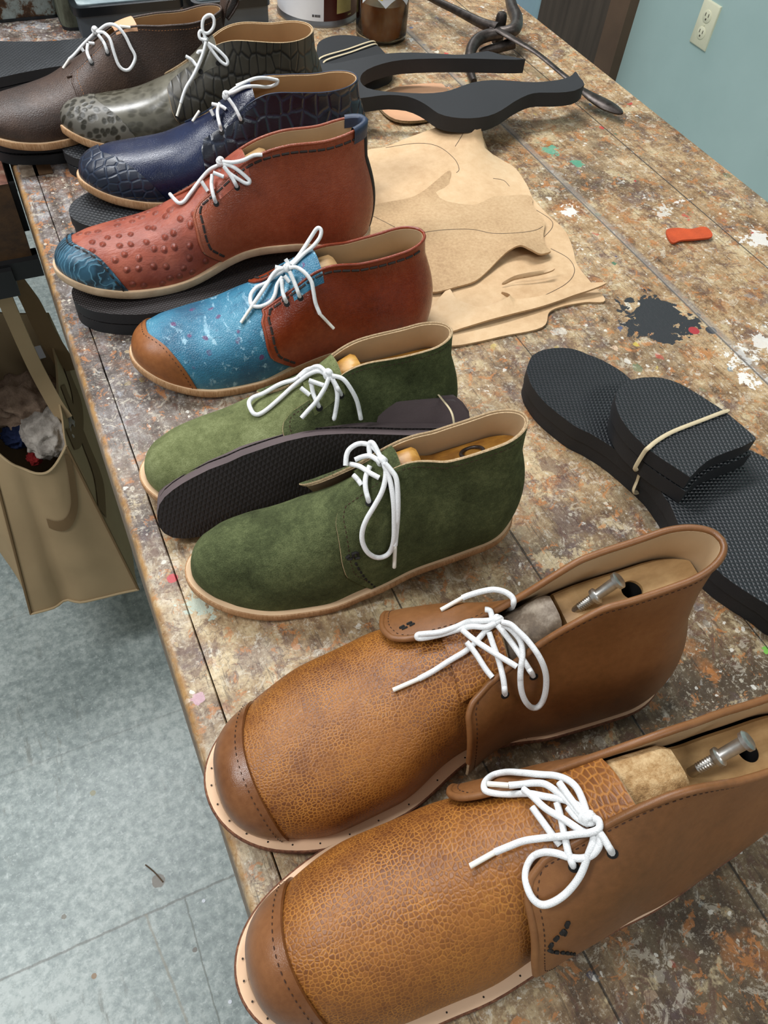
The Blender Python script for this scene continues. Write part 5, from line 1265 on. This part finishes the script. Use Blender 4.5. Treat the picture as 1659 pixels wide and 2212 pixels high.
_, so5 = sheet('leather_piece', 'peach leather piece under the black foam sheet', [(812,222,0),(850,196,.001),(900,188,.001),(940,186,.001),(960,192,.001),(975,235,0),(932,262,.001),(853,264,.003)], .0035, ('peach_leather', 'raw_edge'), .012, .0005, cat='leather piece')
_, so6 = sheet('suede_scrap', 'small bright orange suede scrap on the right of the bench', [(1438,501,.001),(1462,496,.001),(1490,498,.002),(1523,494,.003),(1537,514,.003),(1500,520,.003),(1471,522,.002),(1450,527,.001)], .0022, ('orange_suede', 'orange_suede'), .006, .0004, cat='leather scrap')
# ------------------------------------------------------------------ lasting pincers
pc = empty('lasting_pincers', (.72, 1.05, BZ), label='dark iron lasting pincers with a spoon shaped handle end by the foam sheet', cat='pincers')
pv = Vector((.72, 1.05, BZ))
def pp(l): return [Vector(at(x, y, BZ + h)) - pv for x, y, h in l]
def rod(name, l, rs, flat=1.0, n=6):
    P = smooth_path(pp(l), n); R_ = [table([(i / (len(rs) - 1), r * .72) for i, r in enumerate(rs)], k / (len(P) - 1)) for k in range(len(P))]
    mb = MB(); mb.tube(P, R_, seg=12, flatten=flat); return mb.build(name, M['dark_iron'], pc)
rod('handle', [(845,-60,.020),(925,-8,.024),(985,22,.028),(1040,50,.032),(1075,62,.034)], (.006, .007, .008, .010, .012))
rod('handle', [(1065,58,.034),(1110,85,.032),(1160,115,.028),(1215,160,.022),(1265,200,.016),(1300,222,.013),(1330,238,.012),(1343,246,.012)], (.012, .009, .007, .0065, .007, .014, .017, .012, .004), .45)
rod('jaw', [(1098,-20,.030),(1106,15,.032),(1116,40,.034),(1112,62,.034),(1090,68,.032),(1070,66,.030)], (.010, .012, .013, .013, .010, .008))
rod('jaw', [(1085,72,.030),(1055,76,.026),(1030,88,.022),(1017,110,.018),(1014,140,.012),(1018,162,.007),(1024,176,.006)], (.010, .012, .012, .011, .009, .008, .006))
rod('jaw', [(1110,92,.018),(1080,102,.012),(1055,108,.008),(1036,112,.006)], (.012, .010, .009, .005))
mb = MB(); mb.lathe(((.0001, .012), (.006, .011), (.008, .007), (.0085, 0), (.0085, -.03)), Vector(at(1082, 45, BZ + .036)) - pv, 16); mb.build('rivet', M['dark_iron'], pc)
# ------------------------------------------------------------------ jar, tin, boxes at the far end
def jar():
    c = Vector((.5625, 1.152, BZ)); r = empty('glue_jar', c, label='glass jar half full of amber glue with a white and yellow label', cat='jar')
    R_ = .0385
    mb = MB(); mb.lathe(((.0001, 0), (R_ - .006, 0), (R_ - .001, .003), (R_, .009), (R_, .115), (R_ - .003, .124), (.028, .132), (.028, .145), (.026, .145), (.026, .131), (R_ - .0045, .122), (R_ - .0022, .113), (R_ - .0022, .010), (R_ - .007, .004), (.0001, .0035)), (0, 0, 0), 48); mb.build('jar_glass', M['glass'], r)
    mb = MB(); mb.lathe(((.0001, .0042), (R_ - .0075, .0045), (R_ - .0030, .0105), (R_ - .0028, .052), (.0001, .052)), (0, 0, 0), 48); mb.build('glue', M['amber_glue'], r)
    mb = MB(); rows = []
    for i in range(21):
        a = math.radians(-165 + i * 6.2); lo = .052 + .012 * abs(math.sin(i * .35)); rows.append([((R_ + .0003) * math.cos(a), (R_ + .0003) * math.sin(a), lerp(lo, .105, k / 6)) for k in range(7)])
    mb.grid(rows); lb = mb.build('label', M['label_white'], r)
    mb = MB(); rows = []
    for i in range(9):
        a = math.radians(-158 + i * 5.2); rows.append([((R_ + .0006) * math.cos(a), (R_ + .0006) * math.sin(a), lerp(.066 - .0005 * i, .105, k / 4)) for k in range(5)])
    mb.grid(rows); mb.build('label_patch', M['label_yellow'], lb)
    mb = MB(); rows = [[((R_ + .0008) * math.cos(math.radians(a)), (R_ + .0008) * math.sin(math.radians(a)), z) for z in (.064, .070)] for a in (-114, -110, -106)]
    mb.grid(rows); mb.build('label_patch', M['label_orange'], lb)
    mb = MB(); mb.lathe(((.0001, .158), (.030, .158), (.031, .155), (.031, .140), (.0285, .140)), (0, 0, 0), 32); mb.build('lid', M['label_yellow'], r)
jar()
def can():
    a, b = at(606, 40, BZ), at(772, 62, BZ); c = Vector((.503, 1.262, BZ)); R_ = .062
    r = empty('paint_can', c, label='tin can with a white and dark red paper label beside the glue jar', cat='can')
    mb = MB(); mb.lathe(((.0001, .004), (R_ - .002, .004), (R_ - .001, 0), (R_ + .0012, 0), (R_ + .0015, .003), (R_, .005), (R_, .150), (R_ + .0015, .152), (R_ + .0012, .156), (R_ - .004, .156), (R_ - .004, .150), (.0001, .150)), (0, 0, 0), 64); mb.build('can_body', M['tin_metal'], r)
    def wrap(name, a0, a1, z0, z1, off, mat, par):
        mb = MB(); n = max(3, int(abs(a1 - a0) / 4)); rows = []
        for i in range(n + 1):
            t_ = math.radians(lerp(a0, a1, i / n)); rows.append([((R_ + off) * math.cos(t_), (R_ + off) * math.sin(t_), z) for z in (z0, z1)])
        mb.grid(rows); return mb.build(name, M[mat], par)
    lb = wrap('label', -215, -103, .009, .147, .0004, 'label_white', r); l2 = wrap('label', -103, 30, .009, .147, .0004, 'label_red', r)
    wrap('label_window', -84, -58, .018, .062, .0007, 'label_window', l2); wrap('label_patch', -82, -62, .063, .078, .0007, 'label_orange', l2)
    for (t0, t1, z0, z1) in ((-119, -116.5, .0145, .018), (-115.5, -114, .0145, .018), (-113.5, -112, .0145, .018), (-111.5, -110, .0145, .018), (-109.5, -108, .0145, .018)): wrap('print', t0, t1, z0, z1, .0007, 'print_dark', lb)
    for k in range(3): wrap('print', -140, -122 - 3 * k, .040 + .006 * k, .0415 + .006 * k, .0007, 'print_dark', lb)
    wrap('print', -64, -57, .0125, .0145, .0007, 'label_window', l2)
can()
def box_lid(label, px, w, d, h):
    a = at(px[0], px[1], BZ); r = empty('storage_box', (a[0], a[1] + d / 2, BZ), label=label, cat='box')
    mb = MB(); mb.slab([(-w / 2 * .92, -d / 2 * .95), (w / 2 * .92, -d / 2 * .95), (w / 2 * .92, d / 2), (-w / 2 * .92, d / 2)], 0, h); mb.build('box_body', M['grey_tray'], r)
    def rr(w, d, rad): 
        P = []
        for cx, cy, a0 in ((w / 2 - rad, -d / 2 + rad, -90), (w / 2 - rad, d / 2 - rad, 0), (-w / 2 + rad, d / 2 - rad, 90), (-w / 2 + rad, -d / 2 + rad, 180)):
            P += [(cx + rad * math.cos(math.radians(a0 + q * 15)), cy + rad * math.sin(math.radians(a0 + q * 15))) for q in range(7)]
        return P
    mb = MB(); mb.slab(rr(w, d, .012), h, h + .011); rim = mb.build('rim', M['black_rim'], r)
    mb = MB(); mb.slab(rr(w - .016, d - .016, .008), h + .011, h + .0125); mb.build('lid', M['cloudy_lid'], r)
box_lid('grey box with black rim and cloudy lid behind the dark brown shoe', (292, 78), .155, .20, .030)
box_lid('grey box with black rim beside the paint can', (508, 62), .118, .20, .026)
def tin(label, x, y, w, d, h, mat, rot=0):
    r = empty('metal_tin', (x, y, BZ), (0, 0, rot), label=label, cat='tin'); mb = MB()
    P = []; rad = .014
    for cx, cy, a0 in ((w / 2 - rad, -d / 2 + rad, -90), (w / 2 - rad, d / 2 - rad, 0), (-w / 2 + rad, d / 2 - rad, 90), (-w / 2 + rad, -d / 2 + rad, 180)):
        P += [(cx + rad * math.cos(math.radians(a0 + q * 15)), cy + rad * math.sin(math.radians(a0 + q * 15))) for q in range(7)]
    mb.slab(P, .002, h); mb.build('tin_body', M[mat], r)
    mb = MB(); P2 = [(a * 1.02, b * 1.02) for a, b in P]; mb.slab(P2, 0, .004); mb.build('base_rim', M['black_rim'], r)
    mb = MB(); mb.slab(P2, h, h + .004); mb.build('top_rim', M[mat], r)
a = at(0, 45, BZ); b = at(135, 38, BZ)
tin('rusty square tin with flaking pale blue paint at the far left', b[0] - .075, b[1] + .062, .15, .12, .16, 'rusty_tin')
a = at(205, 62, BZ); tin('narrow greenish grey tin between the rusty tin and the grey box', a[0] - .020, a[1] + .05, .045, .10, .12, 'green_tin')
# ---- bin behind the bench, small bits
r = empty('plastic_bin', (1.15, 1.80, 0), label='pale blue rounded plastic bin standing behind the far bench edge', cat='bin')
mb = MB(); mb.lathe(((.0001, .002), (.125, .002), (.13, .01), (.139, .84), (.145, .845), (.145, .855), (.134, .855), (.125, .02), (.0001, .018)), (0, 0, 0), 48); mb.build('bin_body', M['blue_plastic'], r)
for (px, py, lab) in ((440, 1946, 'small white paper dot on the floor beside the tile seam'), (497, 2164, 'small white paper dot on the floor near the bottom edge')):
    p = at(px, py, .0004); mb = MB(); mb.lathe(((.0001, .0007), (.0028, .0006), (.003, 0)), (0, 0, 0), 12); o = mb.build('paper_dot', M['label_white'], label=lab, cat='paper'); o.location = p
p = at(1437, 1462, BZ + .004); mb = MB(); mb.lathe(((.0001, .004), (.002, .0035), (.003, .001), (.0032, -.004)), (0, 0, 0), 10); o = mb.build('glue_bead', M['label_white'], label='small white bead by the heel of the second tan boot', cat='bead'); o.location = (p[0], p[1], BZ + .004)
# small reddish heel block under the green shoe
s3_ = SH['S3']; hpw = [w for w in sole_poly(mini(s3_.x - .002, s3_.y, s3_.yaw, .243, .034), -.001) if (Vector(w) - Vector((s3_.x, s3_.y))).length < .055]
# ------------------------------------------------------------------ canvas bag hanging from the vise
bg = empty('canvas_bag', (-.12, .9, .2), label='tan canvas tote bag with dark stripes hanging beside the bench, full of rags', cat='bag')
bo = Vector((-.12, .9, .2))
def bagpt(side, s, h):
    """side 0 right wall, 1 near gusset, 2 left wall, 3 far gusset; s along it, h 0 bottom..1 top"""
    zb, zt_ = .2, .5
    rt, rb = Vector((-.018, 1.05, zt_ + .07)), Vector((.012, 1.08, zb)); nt, nb = Vector((-.050, .845, zt_ - .005)), Vector((-.0185, .763, zb))
    lt, lb = Vector((-.150, .872, zt_ + .01)), Vector((-.192, .782, zb)); ft, fb = Vector((-.22, 1.10, zt_ + .09)), Vector((-.235, 1.14, zb))
    c = [(nt, nb, rt, rb), (lt, lb, nt, nb), (ft, fb, lt, lb), (rt, rb, ft, fb)][side]
    a = lerp(c[1], c[0], h); b = lerp(c[3], c[2], h); p = lerp(a, b, s)
    w = math.sin(PI * s)
    if side == 1:
        p.y -= .030 * w * (h ** 2.5) * 1.0; p.z -= .035 * w * h ** 3; p.y += .012 * math.exp(-((s - .33) / .08) ** 2) * (1 - h * .6); p.y -= .010 * math.exp(-((s - .62) / .2) ** 2) * math.sin(PI * h)
    if side == 0: p.x += .010 * w * math.sin(PI * h) + .006 * mnoise.noise(Vector((s * 4, h * 3, 1)))
    if side == 2: p.x -= .03 * w * math.sin(PI * min(1, h * 1.1)); p += Vector((.006, 0, 0)) * mnoise.noise(Vector((s * 5, h * 4, 4)))
    p += Vector((.004, .004, 0)) * mnoise.noise(Vector((side * 3 + s * 3, h * 5, 2))) * w
    return p - bo
mb = MB()
for thick_, fl, mi in ((0, False, 0), (1, True, 1)):
    ring = []
    rows = []
    for sd in (1, 0, 3, 2):
        for k in range(18):
            rows.append([(sd, k / 18)][0])
    G = []
    for sd, s in rows:
        col = []
        for j in range(25):
            h = j / 24; p = bagpt(sd, s, h)
            if thick_:
                c = Vector((-.12, .95, p.z + bo.z)) - bo; p = p + (c - p).normalized() * .003
            col.append(p)
        G.append(col)
    G.append(G[0]); mb.grid(G, mi, flip=fl)
    if not thick_: O = G
    else:
        mb.grid([[a[-1], b[-1]] for a, b in zip(O, G)], 0)
        mb.add([g[0] for g in O[:-1]], [tuple(range(len(O) - 1))], 0)
mb.build('bag_body', [M['canvas'], M['canvas_in']], bg, tri=True)
def ribbon(name, pts, w, nrm_, mat, par, th=.0016):
    P = smooth_path(pts, 8); mb = MB(); rows = []
    for i, p in enumerate(P):
        tn = (P[min(i + 1, len(P) - 1)] - P[max(0, i - 1)]).normalized(); nn = Vector(nrm_).normalized(); b = tn.cross(nn).normalized() * w / 2; n2 = b.cross(tn).normalized() * th / 2
        rows.append([p - b - n2, p + b - n2, p + b + n2, p - b + n2])
    mb.grid(rows, closed=True); mb.add(rows[0], [(0, 1, 2, 3)]); mb.add(rows[-1], [(3, 2, 1, 0)]); return mb.build(name, M[mat], par)
# piping on the gusset edges
for sd, s in ((1, 0.0), (1, .995)):
    mb = MB(); mb.tube([bagpt(sd, s, j / 24) + Vector((0, -.001, 0)) for j in range(25)], .0022, seg=6); mb.build('seam', M['canvas_dark'], bg)
mb = MB(); mb.tube([bagpt(1, k / 20 * .999, 0) + Vector((0, -.001, .001)) for k in range(21)], .0022, seg=6); mb.build('seam', M['canvas_in'], bg)
mb = MB(); mb.tube([bagpt(1, k / 20 * .999, 1) for k in range(21)], .002, seg=6); mb.build('rim', M['canvas_in'], bg)
def stripe(side, path, w, n=24, dz=.0018):
    rows = []
    P = smooth_path([Vector((s, h, 0)) for s, h in path], n // (len(path) - 1))
    for i, q in enumerate(P):
        t_ = (P[min(i + 1, len(P) - 1)] - P[max(0, i - 1)]).normalized(); nrm2 = Vector((-t_.y, t_.x, 0)) * w / 2
        row = []
        for k in range(5):
            z = q + nrm2 * lerp(-1, 1, k / 4); s_, h_ = min(.999, max(0.001, z.x)), min(.995, max(.005, z.y)); p = bagpt(side, s_, h_)
            out = Vector((0, -dz, 0)) if side == 1 else Vector((dz, 0, 0)); row.append(p + out)
        rows.append(row)
    mb = MB(); mb.grid(rows); return mb.build('stripe', M['canvas_dark'], bg)
stripe(1, [(.42, .60), (.60, .60), (.76, .69), (.88, .84), (.96, .97)], .07)
stripe(0, [(.02, .55), (.2, .62), (.4, .8), (.5, .95)], .12); stripe(0, [(.1, .95), (.3, .82), (.6, .78), (.9, .9)], .10)
hang = Vector((-.04, .915, BZ - .125)); 
ribbon('strap', [Vector(at(10, 566, .745)) - bo, Vector(at(60, 640, .66)) - bo, Vector(at(100, 720, .58)) - bo, Vector(at(150, 800, .50)) - bo], .030, (-.3, -.6, .7), 'canvas_dark', bg)
ribbon('strap', [Vector(at(-12, 590, .735)) - bo, Vector(at(30, 690, .66)) - bo, Vector(at(75, 790, .58)) - bo, Vector(at(118, 870, .52)) - bo, Vector(at(142, 905, .495)) - bo], .022, (-.3, -.6, .7), 'canvas', bg)
ribbon('strap', [Vector(at(4, 572, .74)) - bo, Vector(at(-30, 640, .70)) - bo, Vector(at(-60, 760, .60)) - bo, Vector(at(-90, 860, .53)) - bo], .030, (.3, -.6, .7), 'canvas_dark', bg)
mb = MB(); mb.box(Vector(at(82, 762, .53)) - bo, (.008, .010, .001), Euler((.6, .2, .3)).to_matrix()); mb.build('tag', M['label_white'], bg)
# rags inside
def rag(name, label, px, z, r, mat, sq=(1, 1, .6), seed=0, fold=.5):
    c = Vector(at(px[0], px[1], z)); bm = bmesh.new(); bmesh.ops.create_icosphere(bm, subdivisions=5, radius=1)
    for v in bm.verts:
        n = v.co.normalized(); q = n * 1.6 + Vector((seed, 0, 0))
        f = 1 - fold * .5 * abs(mnoise.noise(q * 1.1)) * 2 + .14 * abs(mnoise.noise(q * 2.1)) + .05 * mnoise.noise(q * 4.5) + .015 * mnoise.noise(q * 14)
        v.co = Vector((n.x * r * sq[0], n.y * r * sq[1], n.z * r * sq[2])) * f
    me = bpy.data.meshes.new(name); bm.to_mesh(me); bm.free(); me.materials.append(M[mat])
    for p in me.polygons: p.use_smooth = True
    o = bpy.data.objects.new(name, me); COL.objects.link(o); o.location = c; return set_props(o, label, 'rag', 'rags in the canvas bag')
rag('fleece_rag', 'brown fuzzy fleece rag at the top of the canvas bag', (62, 868), .480, .055, 'fleece_brown', (1.05, .95, .75), 1)
rag('fleece_rag', 'pale grey fleece rag at the near end of the canvas bag', (103, 930), .475, .043, 'fleece_grey', (.9, 1.2, .7), 4)
rag('cloth_rag', 'navy cloth rag between the two fleece rags in the bag', (42, 938), .463, .026, 'cloth_navy', (1, 1, .6), 7)
rag('cloth_rag', 'dark red cloth rag low in the near corner of the bag', (75, 988), .446, .015, 'cloth_red', (.8, 1, .6), 9)
rag('fleece_rag', 'brown fleece rag at the left of the bag by the frame edge', (-8, 875), .485, .035, 'fleece_brown', (1, 1, .7), 12)
mb = MB(); a_, b_ = Vector(at(314, 1868, .0012)), Vector(at(352, 1905, .0012)); o_ = (a_ + b_) / 2
mb.tube([p - o_ for p in smooth_path([a_, lerp(a_, b_, .5) + Vector((.001, .001, .001)), b_], 4)], .0011, seg=6); o = mb.build('twig', M['bench_frame'], label='thin dark twig on the floor beside a brown blotch', cat='twig'); o.location = o_
# nail holes round the insoles of the tan boots
for k_ in ('S1', 'S2'):
    S = SH[k_]; mb = MB(); oo = S.outline(S.welt * .45, 44)
    for i, (u, p, q) in enumerate(oo):
        if i % 2 == 0 and u > .3:
            for w_ in (p, q): mb.lathe(((.0001, .0003), (.0005, .00025), (.0006, 0)), (w_[0], w_[1], S.zsole(u)), 6)
    ms_ = [c for c in shoes[k_].children if c.name.startswith('midsole')][0]; mb.build('nail_hole', M['dark_hole'], ms_, kind='stuff')
# ------------------------------------------------------------------ camera, light
cam = bpy.data.cameras.new('camera'); co = bpy.data.objects.new('camera', cam); COL.objects.link(co)
R = Matrix(AX); Rb = R @ Matrix(((1, 0, 0), (0, -1, 0), (0, 0, -1)))
co.matrix_world = Matrix.Translation((0, 0, CAMZ)) @ Rb.to_4x4()
cam.sensor_fit = 'VERTICAL'; cam.sensor_height = 24.0; cam.sensor_width = 24.0 * 1659 / 2212; cam.lens = FPX / 2212 * 24.0
cam.clip_start = .01; cam.clip_end = 50
sc = bpy.context.scene; sc.camera = co
def area(name, loc, rot, sx, sy, e, col=(1, 1, 1)):
    l = bpy.data.lights.new(name, 'AREA'); l.shape = 'RECTANGLE'; l.size = sx; l.size_y = sy; l.energy = e; l.color = col
    o = bpy.data.objects.new(name, l); COL.objects.link(o); o.location = loc; o.rotation_euler = rot; return o
area('ceiling_and_fill_light', (.1, 1.5, 2.75), (0, 0, 0), 1.3, .4, 50, (.97, .985, 1))
area('ceiling_and_fill_light', (-1.4, .6, 2.75), (0, 0, 0), 1.3, .4, 40, (.97, .985, 1))  # off-frame left light, strengthened as added fill for the bag side
area('ceiling_and_fill_light', (1.2, 4.0, 2.75), (0, 0, 0), 1.3, .5, 30, (.97, .985, 1))
area('ceiling_and_fill_light', (.6, -1.3, 2.75), (0, 0, 0), 1.3, .4, 16, (.97, .985, 1))  # added fill behind the camera for the near-facing sides, no known fixture
w = bpy.data.worlds.new('world'); sc.world = w; w.use_nodes = True
w.node_tree.nodes['Background'].inputs[0].default_value = (.90, .93, .92, 1); w.node_tree.nodes['Background'].inputs[1].default_value = .36
cy = sc.cycles; cy.use_adaptive_sampling = True; cy.adaptive_threshold = .05; cy.max_bounces = 6; cy.diffuse_bounces = 3; cy.glossy_bounces = 3; cy.transmission_bounces = 6; cy.use_denoising = True
sc.view_settings.view_transform = 'Standard'; sc.view_settings.look = 'None'; sc.view_settings.gamma = 1; sc.view_settings.use_curve_mapping = False
sc.view_settings.exposure = 0.0
